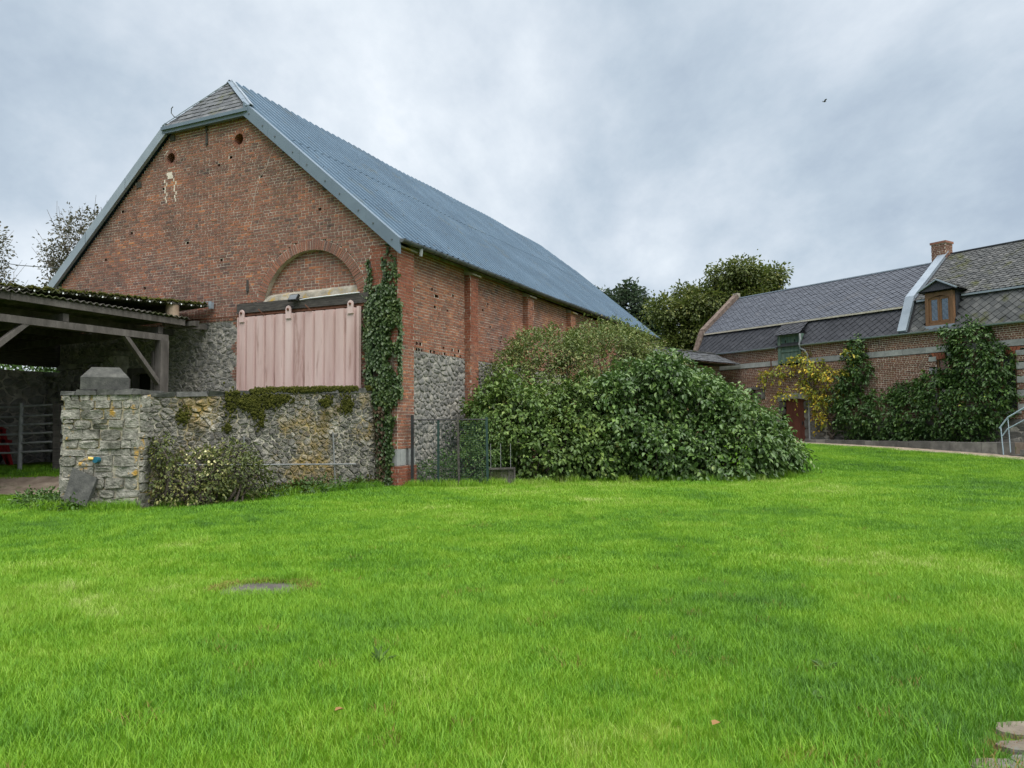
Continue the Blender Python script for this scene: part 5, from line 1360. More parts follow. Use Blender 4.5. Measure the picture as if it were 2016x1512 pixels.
# hatch dormer with green shutters
hat = MB(); hat.box(-6.66, -6.52, -.05, .5, 4.2, 5.5); hat.box(-5.55, -5.44, -.05, .5, 4.2, 5.5); hat.box(-6.52, -5.55, -.05, .1, 5.42, 5.52); hd = hat.build('hatch', 'green_paint', house, label='green boarded loft hatch breaking the slate eave')
for k in range(7):
    a = -6.51 + k * .137
    mb = MB(); mb.box(a + .003, a + .134, .0, .03, 4.21, 5.41, Rq.random()); mb.build('plank', 'green_paint', hd)
for z in (4.72, ): 
    mb = MB(); mb.box(-6.5, -5.56, -.03, -.002, z, z + .07, .1); mb.build('batten', 'green_paint', hd)
for x_ in (-6.27, -5.78):
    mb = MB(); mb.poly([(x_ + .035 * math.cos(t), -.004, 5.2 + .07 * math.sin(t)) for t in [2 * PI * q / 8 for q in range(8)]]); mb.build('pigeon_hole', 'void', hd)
for xa, xb in ((-6.66, -6.6), (-5.5, -5.44)):
    mb = MB(); mb.poly([(xa, -.05, 5.5), (xa, .7, 5.5), (xa, .7, 6.15)]); mb.poly([(xa, .7, 6.15), (xa, .7, 5.5), (xa, -.05, 5.5)]); mb.build('hatch_cheek', 'slate', hd)
# roofs
LOW = (Vector((0, -.1, 4.98)), Vector((0, .6, 6.2))); UPP = (Vector((0, .46, 6.13)), Vector((0, 3.2, 8.2)))
LOWR = (Vector((0, -.1, 4.98)), Vector((0, .62, 6.38))); UPPR = (Vector((0, .46, 6.3)), Vector((0, 3.2, 8.45)))
def slope(p, q):
    l = (q - p).length; eb_ = (q - p) / l
    return mapper(p, (1, 0, 0), eb_, (0, -eb_.z, eb_.y)), l
PLl, ll = slope(*LOW); PLu, lu = slope(*UPP); PRl, rl = slope(*LOWR); PRu, ru = slope(*UPPR)
sl = []
lowpoly = [q for q in slate_polys(-11.55, -.95, 0, ll, .32, .30, 'diamond', 121) if not (-6.68 < sum(p[0] for p in q[0]) / len(q[0]) < -5.42 and sum(p[1] for p in q[0]) / len(q[0]) < .62)]
sl.append((PLl, lowpoly, 'slate', .03, .006))
sl.append((PLu, slate_polys(-11.55, -.95, 0, lu, .28, .27, 'diamond', 122), 'slate_up', .03, .006))
rlow = [q for q in slate_polys(-.5, X1, 0, rl, .32, .30, 'diamond', 123) if not (.06 < sum(p[0] for p in q[0]) / len(q[0]) < 1.16 and sum(p[1] for p in q[0]) / len(q[0]) > .1)]
sl.append((PRl, rlow, 'slate_old', .03, .006))
sl.append((PRu, slate_polys(-.5, X1, 0, ru, .2, .15, 'scale', 124), 'slate_old', .03, .008))
PHr, lh = slope(Vector((0, -.2, 5.5)), Vector((0, .72, 6.28)))
sl.append((PHr, slate_polys(-6.75, -5.38, 0, lh, .30, .28, 'diamond', 125), 'slate', .03, .006))
build_slates(sl, house, 300, HM, visible=lambda si, w: (HM.inverted() @ w).x < 3.4)
mb = MB()
for (P, l, a, b) in ((PLl, ll, -11.6, -.9), (PLu, lu, -11.6, -.9), (PRl, rl, -.9, X1), (PRu, ru, -.9, X1), (PHr, lh, -6.73, -5.4)):
    mb.quad(P(a, 0, -.012), P(b, 0, -.012), P(b, l, -.012), P(a, l, -.012))
mb.quad((X0, 3.2, 8.19), (X1, 3.2, 8.3), (X1, 6.5, 5), (X0, 6.5, 5))
mb.build('roof_boarding', 'black', house)
mb = MB(); mb.box(-11.5, -.98, .40, .46, 6.055, 6.125); mb.build('break_moulding', 'old_white', house)
mb = MB(); mb.box(-.5, .05, .42, .47, 6.22, 6.29); mb.box(1.2, X1, .42, .47, 6.22, 6.29); mb.build('break_moulding', 'zinc', house)
mb = MB(); mb.beam((-11.5, 3.2, 8.22), (-1, 3.2, 8.22), .12, .05); mb.build('ridge_strip', 'zinc', house)
mb = MB(); mb.beam((-.5, 3.2, 8.47), (X1, 3.2, 8.47), .14, .05); mb.build('ridge_strip', 'slate', house)
# zinc coped party wall
def coping(xa, xb, pts, mat_, nm):
    for k, ((y0, z0), (y1, z1)) in enumerate(zip(pts[:-1], pts[1:])):
        p, q = Vector(((xa + xb) / 2, y0, z0)), Vector(((xa + xb) / 2, y1, z1)); d = (q - p).normalized(); u = Vector((0, -d.z, d.y))
        mb = MB(); mb.beam(p, q, xb - xa, .03, u, .6 - .2 * k); mb.beam(p - u * .09, q - u * .09, xb - xa - .06, .15, u, .1); mb.build(nm, mat_, house)
coping(-.95, -.6, [(-.2, 5.08), (.14, 5.77), (.46, 6.48), (1.8, 7.5), (3.2, 8.6)], 'zinc', 'party_wall_coping')
# left gable parapet
mb = MB()
for a, b in (((-.05, 4.9), (.6, 6.3)), ((.6, 6.3), (3.2, 8.35))):
    mb.beam((-11.75, a[0], a[1]), (-11.75, b[0], b[1]), .3, .22, (0, -(b[1] - a[1]), b[0] - a[0]), .5)
mb.build('gable_parapet', 'old_coping', house)
mb = MB(); mb.box(-11.9, -11.6, 3.1, 3.35, 8.3, 8.5); mb.build('kneeler_stone', 'concrete', house)
# chimney
ch = MB(); ch.box(-1.2, -.62, 3.0, 3.55, 7.9, 9.02); chm = ch.build('chimney', 'mortar_pale', house)
cb, _ = lay_bricks(8.1, 8.93, .0745, lambda z: [(0, .58)], 131, L=.2, Hd=.095, j=.016)
cb2, _ = lay_bricks(8.1, 8.93, .0745, lambda z: [(0, .55)], 132, L=.2, Hd=.095, j=.016)
PC1 = mapper((-1.2, 3.0, 0), (1, 0, 0), (0, 0, 1), (0, -1, 0)); PC2 = mapper((-.62, 3.0, 0), (0, 1, 0), (0, 0, 1), (1, 0, 0))
for b in cb: brick_object(PC1, b, 'brick_house', chm, name='brick')
for b in cb2: brick_object(PC2, b, 'brick_house', chm, name='brick')
mb = MB(); mb.box(-1.24, -.58, 2.96, 3.59, 8.94, 9.03); mb.build('chimney_cap', 'brick', chm)
# oak dormer window
dm = MB(); DXa, DXb, DY = .08, 1.12, -.02
dm.box(DXa, DXa + .13, DY, DY + .16, 5.17, 6.42); dm.box(DXb - .13, DXb, DY, DY + .16, 5.17, 6.42); dm.box(DXa + .13, DXb - .13, DY, DY + .16, 5.17, 5.27)
nn = 8
for k in range(nn):
    t0, t1 = k / nn, (k + 1) / nn; f = lambda t: DXa + .13 + (DXb - DXa - .26) * t; a_ = lambda t: 6.2 + .09 * math.sin(PI * t)
    dm.prism([(f(t0), DY + .16, a_(t0)), (f(t1), DY + .16, a_(t1)), (f(t1), DY + .16, 6.42), (f(t0), DY + .16, 6.42)], [(f(t0), DY, a_(t0)), (f(t1), DY, a_(t1)), (f(t1), DY, 6.42), (f(t0), DY, 6.42)], .4)
dormer = dm.build('dormer', 'oak', house, label='oak framed dormer window with small slated pediment')
for a, b in ((DXa + .13, DXa + .52), (DXa + .52, DXb - .13)):
    mb = MB(); mb.box(a + .005, a + .075, DY + .04, DY + .1, 5.28, 6.25); mb.box(b - .075, b - .005, DY + .04, DY + .1, 5.28, 6.25); mb.box(a + .075, b - .075, DY + .04, DY + .1, 5.28, 5.36); mb.box(a + .075, b - .075, DY + .04, DY + .1, 6.15, 6.26); c = mb.build('casement', 'oak', dormer)
    mb = MB(); mb.box(a + .075, b - .075, DY + .065, DY + .07, 5.36, 6.15); mb.build('pane', 'glass', c)
mb = MB(); mb.box(DXa - .02, DXb + .04, DY - .04, DY + .1, 5.02, 5.165); mb.build('apron', 'zinc', dormer)
mb = MB(); mb.box(DXb - .02, DXb + .02, DY + .162, .75, 5.1, 6.45); mb.box(DXa - .02, DXa + .02, DY + .162, .75, 5.1, 6.45); mb.build('cheek', 'slate', dormer)
ax_ = (DXa + DXb) / 2; e0, zr, ze = .22, 6.86, 6.47
mb = MB(); mb.poly([(DXa - e0, DY - .12, ze), (DXb + e0, DY - .12, ze), (ax_, DY - .06, zr)]); mb.poly([(DXb + e0, DY - .12, ze - .03), (DXa - e0, DY - .12, ze - .03), (DXa - e0, .8, ze - .03), (DXb + e0, .8, ze - .03)]); mb.build('pediment', 'slate', dormer)
for s in (-1, 1):
    p = Vector((ax_, DY - .12, zr)); q = Vector((ax_ + s * (DXb + e0 - ax_), DY - .12, ze))
    ea_ = Vector((0, 1, 0)); eb_ = (p - q).normalized(); n_ = Vector((s * eb_.z, 0, -s * eb_.x)) if True else None
    n_ = Vector((s * abs(eb_.z), 0, abs(eb_.x)))
    Pd = mapper(q, ea_, eb_, n_)
    build_slates([(Pd, slate_polys(0, 1.5, 0, (p - q).length, .2, .16, 'scale', 141 + s), 'slate_old', .03, .01)], dormer, 60, HM)
    mb = MB(); mb.quad(Pd(0, 0, 0), Pd(1.6, 0, 0), Pd(1.6, (p - q).length, 0), Pd(0, (p - q).length, 0)); mb.build('pediment_boarding', 'slate', dormer)
    mb = MB(); mb.beam(p + Vector((0, -.01, .02)), q + Vector((0, -.01, .01)), .05, .07, (0, -1, 0)); mb.build('pediment_edge', 'zinc', dormer)
# gutters and downpipes
def hgutter(xa, xb, nm='gutter'):
    mb = MB()
    for k in range(6):
        t0, t1 = PI + PI * k / 6, PI + PI * (k + 1) / 6; r = .065
        mb.quad((xa, -.16 + r * math.cos(t0), 4.98 + r * math.sin(t0)), (xa, -.16 + r * math.cos(t1), 4.98 + r * math.sin(t1)), (xb, -.16 + r * math.cos(t1), 4.98 + r * math.sin(t1)), (xb, -.16 + r * math.cos(t0), 4.98 + r * math.sin(t0)))
    mb.build(nm, 'zinc', house, smooth=True)
hgutter(-11.5, -6.7); hgutter(-5.4, X1)
mb = MB(); mb.tube([(-5.42, -.14, 5.48), (-5.40, -.14, 5.2), (-5.46, -.14, 5.0), (-5.4, -.12, 4.82), (-5.2, -.1, 4.7), (-5.08, -.1, 4.5), (-5.08, -.1, .72)], .04, n=8); mb.build('downpipe', 'pipe_grey', house)
# terrace kerb, stairs, handrail
items = []
PK = mapper((0, -1.15, 0), (1, 0, 0), (0, 0, 1), (0, -1, 0)); x = -4.6
while x < 3.33:
    l = min(Rq.uniform(.4, 1.1), 3.33 - x); l = 3.33 - x if 3.33 - x - l < .15 else l
    mb = MB(); mb.box(x + .005, x + l - .005, -1.15 + Rq.uniform(-.015, .015), -.75, .25, .82 + Rq.uniform(-.01, .01), Rq.random()); mb.build('kerb_stone', 'plinth', house); x += l
mb = MB(); mb.box(-4.6, 3.33, -.75, -.06, .3, .80); mb.build('terrace_bed', 'dirt', house)
for k in range(5):
    mb = MB(); mb.box(3.35 + k * .34, 6.0, -1.25 + .002 * k, -.06, .25 + .17 * k, .42 + .17 * k, Rq.random()); mb.build('stair_step', 'plinth', house)
rail = empty('stair_handrail', HW(3.23, -1.35, .42), HA, 'pale blue-grey tubular handrail beside the farmhouse steps', 'handrail')
RO = Vector((3.23, -1.35, .42))
def rt_(name, pts, r=.024):
    mb = MB(); mb.tube([tuple(Vector(p) - RO) for p in pts], r, n=8); mb.build(name, 'blue_rail', rail)
rt_('top_tube', [(3.14, -1.35, 1.30), (3.41, -1.35, 1.66), (5.4, -1.35, 2.86)], .026)
rt_('lower_tube', [(3.22, -1.35, 1.04), (3.38, -1.35, 1.27), (5.4, -1.35, 2.42)], .02)
rt_('upright', [(3.23, -1.35, .42), (3.18, -1.35, 1.33)], .02); rt_('upright', [(3.45, -1.35, .5), (3.41, -1.35, 1.64)], .015)

# ------------------------------------------------------------------ link gateway between barn and house
LA = math.atan2(.69, .73)
lk = empty('gateway_building', (6.2, 32.6, 0), LA, 'low slate roofed brick gateway between the barn and the farmhouse', 'building')
LM = Matrix.Translation((6.2, 32.6, 0)) @ Matrix.Rotation(LA, 4, 'Z')
PLk = mapper((0, 0, 0), (1, 0, 0), (0, 0, 1), (0, -1, 0))
lb, ls_ = lay_bricks(0.5, 4.25, .0745, lambda z: [(0, 5.0)], 151, L=.2, Hd=.095, j=.016)
build_bricks([(PLk, lb, ls_, 'brick_house', 'mortar')], lk, 60, LM, lambda si, w, br: br[2] > 3.4 and br[0] > 3.0)
mb = MB(); mb.box(0, 5.0, .05, 2.4, 0.3, 4.2); mb.build('core_wall', 'brick_house', lk)
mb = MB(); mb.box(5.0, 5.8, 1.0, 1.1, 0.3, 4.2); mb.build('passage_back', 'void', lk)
PL1, l1 = slope(Vector((0, -.55, 4.34)), Vector((0, .9, 4.93)))
build_slates([(PL1, slate_polys(-.1, 5.95, 0, l1, .28, .17, 'rect', 152), 'hip_slate', .035, .012)], lk, 200, LM)
mb = MB(); mb.quad(PL1(-.1, 0, -.01), PL1(5.95, 0, -.01), PL1(5.95, l1, -.01), PL1(-.1, l1, -.01)); mb.quad((5.95, .9, 4.9), (-.1, .9, 4.9), (-.1, 2.4, 4.3), (5.95, 2.4, 4.3)); mb.quad((-.1, -.53, 4.31), (5.95, -.53, 4.31), (5.95, .9, 4.31), (-.1, .9, 4.31)); mb.build('roof_boarding', 'black_timber', lk)
for k in range(22):
    x = -.1 + k * .275
    mb = MB(); mb.beam((x, .9, 4.965 + .012), (x + .29, .9, 4.965), .24, .05, tone=Rq.random()); mb.build('ridge_tile', 'slate_old', lk)
# gravel strip in front of the house
def grav(u, v):
    p = HW(-7.5 + 16 * u, -2.25 + .35 * mnoise.noise(Vector((u * 9, 0, 0))) + 2.4 * v, 0); return p.x, p.y
sheet('gravel_strip', grav, 60, 10, 'gravel', 0.03)

# ================================================================== PLANTS
rng = np.random.default_rng(3)
def plant(name, loc, label, cat, group=None): return empty(name, loc, 0, label, cat, group)
def local(data, loc):
    pos, ax, nm, sz, tn = data
    return pos - np.array(loc), ax, nm, sz, tn
LEAF_MESH = {}
def leaf_objects(data, idx, mat, parent, width, variants=4):
    """single leaves as parts that share mesh data"""
    pos, axis, nrm, sz, tone = data
    for i in idx:
        v = min(variants - 1, int(tone[i] * variants))
        key = (mat, v)
        if key not in LEAF_MESH:
            V, Fc = leaf_arrays(np.zeros((1, 3)), np.array([[0, 1., 0]]), np.array([[0, 0, 1.]]), np.ones(1), width)
            me = bpy.data.meshes.new('leaf'); me.from_pydata(V.tolist(), [], Fc.tolist())
            at_ = me.attributes.new('tone', 'FLOAT', 'FACE'); at_.data.foreach_set('value', [(v + .5) / variants] * 2)
            me.materials.append(MAT[mat]); LEAF_MESH[key] = me
        a = Vector(axis[i]).normalized(); s = a.cross(Vector(nrm[i])).normalized(); n = s.cross(a)
        mt = Matrix((s, a, n)).transposed().to_4x4() @ Matrix.Scale(float(sz[i]), 4); mt.translation = Vector(pos[i])
        o = bpy.data.objects.new('leaf', LEAF_MESH[key]); link(o, parent); o.matrix_local = mt
def shrub(name, loc, label, cat, lumps, per_m2, cluster, size, mat, width=.5, parts=0, stems=9, spread=.16, down=.3, inner=.3, group=None, keep=None, sticks=0, rough=.2, shoot=0.0):
    e = plant(name, loc, label, cat, group)
    d = lump_foliage(lumps, per_m2, cluster, size, rng, spread, down, inner, zmin=loc[2] + .02, keep=keep, rough=rough, shoot=shoot)
    d = local(d, loc)
    if parts:
        eye = -np.array(loc) + np.array([0, 0, EYE]); v = d[0] - eye
        dist = np.linalg.norm(v, axis=1)
        sc = d[3] ** 2 / dist ** 2 * (1 + 2 * (d[0][:, 1] < np.quantile(d[0][:, 1], .12)))
        idx = np.argsort(-sc)[:parts]
        leaf_objects(d, idx, mat, e, width)
        m_ = np.ones(len(sc), bool); m_[idx] = False
        d = tuple(a[m_] for a in d)
    build_leaves('foliage', d, mat, e, width)
    R = random.Random(len(lumps)); mb = MB()
    for k in range(stems):
        c, r = lumps[k % len(lumps)]
        q = Vector(c) - Vector(loc) + Vector((R.uniform(-.6, .6) * r[0], R.uniform(-.6, .6) * r[1], R.uniform(.1, .75) * r[2]))
        p = Vector((q.x * .5 + R.uniform(-.2, .2), q.y * .5 + R.uniform(-.2, .2), -.02))
        limb(mb, p, q, .035, .01, R, wig=.5)
    for k in range(sticks):
        c, r = lumps[k % len(lumps)]; u = unit_dirs(np.random.default_rng(k), 1)[0]; u[2] = abs(u[2])
        q0 = Vector(c) - Vector(loc) + Vector(u * np.array(r)) * .5; q1 = Vector(c) - Vector(loc) + Vector(u * np.array(r)) * 1.12
        limb(mb, q0, q1, .012, .003, R, wig=.3, n=4)
    mb.build('stems', 'bark', e, smooth=True, kind='stuff')
    return e
g1 = gz(5.5, 21.5)
Rk = random.Random(23); RAG = []
for k in range(26):
    x = Rk.uniform(2.6, 7.4); f = 1 - ((x - 4.2) / 3.6) ** 2
    RAG.append(((x, Rk.uniform(20.3, 21.9), max(.5, 2.75 * f) + Rk.uniform(-.5, .3)), (Rk.uniform(.22, .42), Rk.uniform(.22, .42), Rk.uniform(.2, .45))))
shrub('dark_green_shrub', (5.2, 21.6, g1), 'wide dark green shrub with large glossy leaves in front of the farmhouse', 'shrub',
      [((4.5, 21.9, 1.4), (1.9, 1.6, 1.5)), ((3.3, 21.4, 1.15), (1.35, 1.5, 1.5)), ((6.3, 21.5, .85), (1.05, 1.3, 1.0)), ((5.6, 20.9, .75), (1.5, 1.2, .95)), ((7.15, 21.5, .55), (.72, .9, .62)), *RAG, ((4.0, 20.6, .6), (1.3, 1.0, .9)), ((3.6, 22.2, 2.3), (1.0, 1.0, .75)), ((5.3, 22.0, 1.7), (1.1, 1.0, .85))],
      34, 13, .128, 'leaf_dark', width=.6, parts=300, stems=14, spread=.2, down=.75, rough=.3, shoot=.46)
shrub('olive_green_shrub', (0.6, 20.6, 0), 'olive green leafy shrub with yellowing leaves beside the wire fence', 'shrub',
      [((0.2, 21.1, 1.35), (1.1, 1.1, 1.3)), ((1.3, 20.9, 1.0), (1.2, 1.1, 1.1)), ((-0.35, 21.3, 1.7), (.75, .8, .8)), ((1.9, 21.2, 1.6), (1.0, 1.0, 1.0)), ((.9, 20.5, .6), (.9, .8, .7)), ((2.0, 20.6, .6), (.9, .8, .75))],
      34, 13, .122, 'leaf_mid', width=.58, parts=200, stems=10, spread=.2, down=.75, rough=.3, shoot=.44)
shrub('autumn_shrub', (2.2, 23.6, .1), 'tall thin-leaved shrub turning yellow and brown against the barn wall', 'shrub',
      [((1.1, 22.9, 2.8), (1.4, 1.1, 1.35)), ((2.7, 23.4, 2.7), (1.7, 1.2, 1.55)), ((3.9, 24.2, 2.6), (1.4, 1.2, 1.6)), ((3.0, 24.3, 3.6), (1.3, 1.0, 1.0)), ((0.2, 22.9, 2.7), (.85, .8, 1.0)), ((1.0, 23.2, 3.7), (.9, .8, .7)), ((4.9, 24.6, 2.2), (1.0, 1.0, 1.3)), ((2.4, 22.6, 1.8), (1.3, .9, 1.2))],
      40, 11, .09, 'leaf_back', width=.45, stems=16, spread=.2, sticks=60, down=.25, rough=.26, shoot=.4)
sp = plant('spindly_sapling', (3.1, 24.6, .2), 'spindly yellow-green sapling reaching above the shrubs to the roof edge', 'sapling')
d = lump_foliage([((2.95, 24.6, 4.5), (.9, .6, .55)), ((3.9, 24.8, 4.2), (.7, .6, .5)), ((2.2, 24.4, 4.1), (.6, .5, .4))], 14, 7, .11, rng, .22, .2, .5)
build_leaves('foliage', local(d, (3.1, 24.6, .2)), 'leaf_back', sp, .42)
mb = MB(); R = random.Random(9)
for q in ((-.1, 0, 4.6), (.8, .2, 4.3), (-.9, -.2, 4.2), (.3, 0, 4.9), (-.5, 0, 4.7)): limb(mb, (q[0] * .2, 0, 0), q, .03, .006, R, wig=.15, seg=6)
mb.build('stems', 'bark', sp, kind='stuff')
# undergrowth behind the wire fence
shrub('fence_undergrowth', (-1.5, 19.5, 0), 'dark low undergrowth tangled behind the wire mesh fence', 'undergrowth',
      [((-1.2, 19.6, .5), (.8, .35, .55)), ((-.7, 19.9, .9), (.5, .4, .9)), ((-2.0, 19.6, .25), (.5, .3, .35))], 60, 8, .07, 'leaf_dark', stems=4, spread=.12)

# ivy on the barn corner
ivy = plant('ivy', tuple(BW(-.2, -.1, 0)), 'ivy climbing the barn corner from the wall end up to the gutter', 'ivy')
ivy.rotation_euler = (0, 0, BA)
def ivy_half(z):       # left and right limits (barn x) of the ivy at height z
    t = [(0, -.35, .02), (.6, -.36, .06), (1.3, -.42, .12), (2.0, -.55, .17), (2.5, -.66, .2), (3.2, -.68, .24), (3.9, -.72, .28), (4.5, -.70, .22), (4.75, -.6, .16), (5.0, -.42, .1)]
    for (z0, a0, b0), (z1, a1, b1) in zip(t[:-1], t[1:]):
        if z0 <= z <= z1:
            f = (z - z0) / (z1 - z0); return a0 + (a1 - a0) * f, b0 + (b1 - b0) * f
    return None
P_, T_ = [], []
R = random.Random(77)
while len(P_) < 6200:
    z = R.uniform(0.0, 5.0)
    lo_, hi_ = ivy_half(z)
    x = R.uniform(lo_, hi_) + R.gauss(0, .05)
    if R.random() < .35 and z < 2.1: continue
    if mnoise.noise(Vector((x * 3, z * 3, 1))) < -.32: continue
    th = .05 + .16 * sstep(0, .3, min(x - lo_, hi_ - x))
    P_.append((x, -.03 - R.random() * th - (.0 if z > 2.35 else .0), z)); T_.append(0)
for (x0, x1, z1) in ((-.52, -.62, 5.75), (-.2, -.12, 6.05), (.05, .1, 5.75), (-.1, -.05, 5.6), (-.65, -.72, 5.3), (.12, .16, 5.5)):
    for k in range(int(75 * (z1 - 4.4))):
        t = R.random() ** 1.2; z = 4.4 + (z1 - 4.4) * t; w = .075 * (1 - t * .7)
        P_.append((x0 + (x1 - x0) * t + R.gauss(0, w) + .05 * math.sin(z * 9 + x0 * 40), -.02 - .03 * R.random(), z))
for k in range(420):            # wrapping round onto the side of the pilaster
    z = R.uniform(2.2, 4.6); P_.append((.21 + .05 * R.random(), R.uniform(-.02, .16) * R.random(), z))
P_ = np.array(P_); n = len(P_)
out = np.tile(np.array([[0, -1., 0]]), (n, 1)); out[-420:] = (1, -.3, 0)
d_ = unit_dirs(rng, n)
axis = np.array([0, 0, -1.0]) + d_ * .6 + out * .45
nrm_ = out + np.array([0, 0, .45]) + .4 * unit_dirs(rng, n)
off = np.array([-.2, -.1, 0])
dry = (P_[:, 2] < 2.0) & (rng.random(n) < .62) & (P_[:, 0] < -.05)
tn = np.clip(rng.normal(.45, .2, n) + .25 * np.array([mnoise.noise(Vector((p[0] * 2.5, p[2] * 2.5, 9))) for p in P_]), 0, 1)
szs = .085 * rng.uniform(.6, 1.3, n)
def sel(m_): return (P_[m_] - off, axis[m_], nrm_[m_], szs[m_], tn[m_])
build_leaves('foliage', sel(~dry), 'leaf_ivy', ivy, .85, droop=.1); build_leaves('dry_foliage', sel(dry), 'leaf_ivy_dry', ivy, .7, droop=.3)
mb = MB()
for k in range(26):
    x = R.uniform(-.33, -.02); z1 = R.uniform(1.6, 4.8); xq = x + R.gauss(0, .18)
    pts_ = [(x + .2 + (xq - x) * t + R.gauss(0, .02), .1 - .05 - R.random() * .05, z1 * t) for t in (0, .2, .4, .6, .8, 1)]
    mb.tube(pts_, [.028, .024, .02, .016, .012, .006], n=5)
mb.build('stems', 'bark', ivy, kind='stuff')

# rose bush by the pillar
rb = shrub('rose_bush', (-6.15, 14.75, 0), 'yellow-green rose bush in the corner between pillar and yard wall', 'rose bush',
      [((-6.45, 14.5, .45), (.42, .38, .5)), ((-6.0, 14.85, .6), (.5, .4, .55)), ((-5.55, 15.3, .75), (.45, .4, .5)), ((-6.1, 14.7, .25), (.55, .4, .3)), ((-6.6, 14.4, 1.05), (.2, .2, .3)), ((-5.3, 15.55, .45), (.4, .35, .4))],
      62, 8, .065, 'leaf_rose', width=.55, stems=26, spread=.11, sticks=30, inner=.4)
R = random.Random(31); P2 = []
for k in range(60): P2.append((R.gauss(-6.15, .3) + .15, R.gauss(14.62, .2), R.gauss(.78, .16)))
P2 = np.array(P2); n = len(P2)
build_leaves('blossoms', (P2 - np.array((-6.15, 14.75, 0)), unit_dirs(rng, n) + np.array([0, -.6, .2]), unit_dirs(rng, n) * .5 + np.array([0, -1, .8]), .05 * rng.uniform(.6, 1.2, n), rng.random(n)), 'petal', rb, .8)
# ferns on the wall
def fern(a, b, n, L, lab):
    o = Vector((-6.88, 14.32, 0)) + Vector(PW(a, b, .06)); e = plant('wall_fern', tuple(o), lab, 'fern', 'ferns on the yard wall')
    R = random.Random(int(a * 100))
    for k in range(n):
        th = R.uniform(-1.1, 1.1); l = L * R.uniform(.6, 1.1); dr = WN * math.cos(th) + WD * math.sin(th)
        mb = MB(); prev = None
        for i in range(9):
            t = i / 8; c = dr * (l * t * (1 - .25 * t)) + Vector((0, 0, l * (.55 * t - 1.0 * t * t))); w = .028 * (1 - t) ** .6 + .004
            s = dr.cross(Vector((0, 0, 1))).normalized()
            for sgn in (-1, 1):
                p = c; q = c + s * sgn * w * 1.6 + dr * w * .8; q2 = c + dr * (l / 9 * .8)
                mb.poly([tuple(p), tuple(q), tuple(q2)], R.uniform(.5, 1))
        mb.build('frond', 'leaf_weed', e)
fern(4.15, 1.72, 16, .34, 'green fern growing from the wall below the pink door')
fern(1.0, 1.5, 9, .24, 'small yellow-green fern on the wall above the rose bush')
# weeds at the foot of the wall
wl = []
for k in range(16):
    a = R.uniform(1.2, WL - .2); p = Vector((-6.88, 14.32, 0)) + WD * a + WN * R.uniform(.1, .3); h = R.uniform(.1, .22)
    wl.append(((p.x, p.y, h * .6), (R.uniform(.15, .35), .15, h)))
shrub('wall_foot_weeds', (-5.0, 16.4, 0), 'band of green weeds growing along the foot of the yard wall', 'weeds', wl, 80, 6, .06, 'leaf_weed', stems=3, spread=.1)
shrub('pillar_foot_weeds', (-8.7, 14.3, 0), 'nettles and bindweed around the leaning slab at the pillar foot', 'weeds', [((-8.75, 14.45, .1), (.35, .3, .18)), ((-8.4, 14.0, .06), (.3, .2, .12)), ((-9.4, 15.2, .1), (.4, .3, .16)), ((-7.85, 13.78, .06), (.22, .14, .16))], 90, 6, .07, 'leaf_weed', stems=3, spread=.1)

# vines on the house
def vine(name, label, lumps, per, cl_, size, mat, stems, width=.55, thick=.22, jag=None):
    base = HW(stems[0][0][0], -.3, .7); e = plant(name, tuple(base), label, 'climbing plant'); e.rotation_euler = (0, 0, HA)
    l3 = [((x, -thick * .6, z), (rx, thick * t, rz_)) for (x, z, rx, rz_, t) in lumps]
    d = lump_foliage(l3, per, cl_, size, rng, .2, .7, .3, keep=lambda p, n: p[:, 1] < -.02, rough=.3, shoot=.3)
    o = np.array((stems[0][0][0], -.3, .7)); build_leaves('foliage', (d[0] - o, *d[1:]), mat, e, width)
    mb = MB(); R = random.Random(5)
    for pts_ in stems:
        for k in range(len(pts_) - 1):
            p = Vector((pts_[k][0], -.12, pts_[k][1])) - Vector(o); q = Vector((pts_[k + 1][0], -.12, pts_[k + 1][1])) - Vector(o)
            limb(mb, p, q, .06 / (1 + .7 * k), .06 / (1.7 + .7 * k), R, wig=.35)
    mb.build('stems', 'bark', e, kind='stuff')
    return e
vine('green_vine', 'dense dark green climber covering the lower wall and a window of the farmhouse',
     [(-2.75, 1.9, .85, .85, 2.6), (-1.6, 1.75, 1.1, .85, 3), (-.4, 1.85, 1.1, .95, 3), (.7, 2.0, 1.1, 1.15, 3), (1.7, 2.1, .85, 1.25, 3), (2.35, 2.6, .62, 1.2, 2.6), (1.75, 4.3, .55, .75, 2), (1.9, 3.5, .75, .9, 2.4), (2.5, 3.6, .5, .6, 2), (.45, 2.9, .6, .4, 2), (-.35, 2.75, .7, .16, 1.2),
      (-2.8, 4.3, .26, .42, 1.2), (-2.65, 3.75, .42, .36, 1.5), (-3.1, 3.15, .42, .4, 1.5), (-3.35, 2.55, .42, .42, 1.6), (-2.7, 4.8, .2, .2, 1.2), (1.5, 1.2, .7, .5, 2.4), (-1.2, 1.2, .8, .4, 2.2), (1.2, 4.75, .35, .25, 1.6)],
     46, 10, .125, 'leaf_vine', [[(-2.2, .7), (-2.4, 2), (-2.8, 4.6)], [(.6, .7), (.9, 2), (1.7, 4.5)], [(1.6, .7), (2.2, 2.6)]], thick=.2)
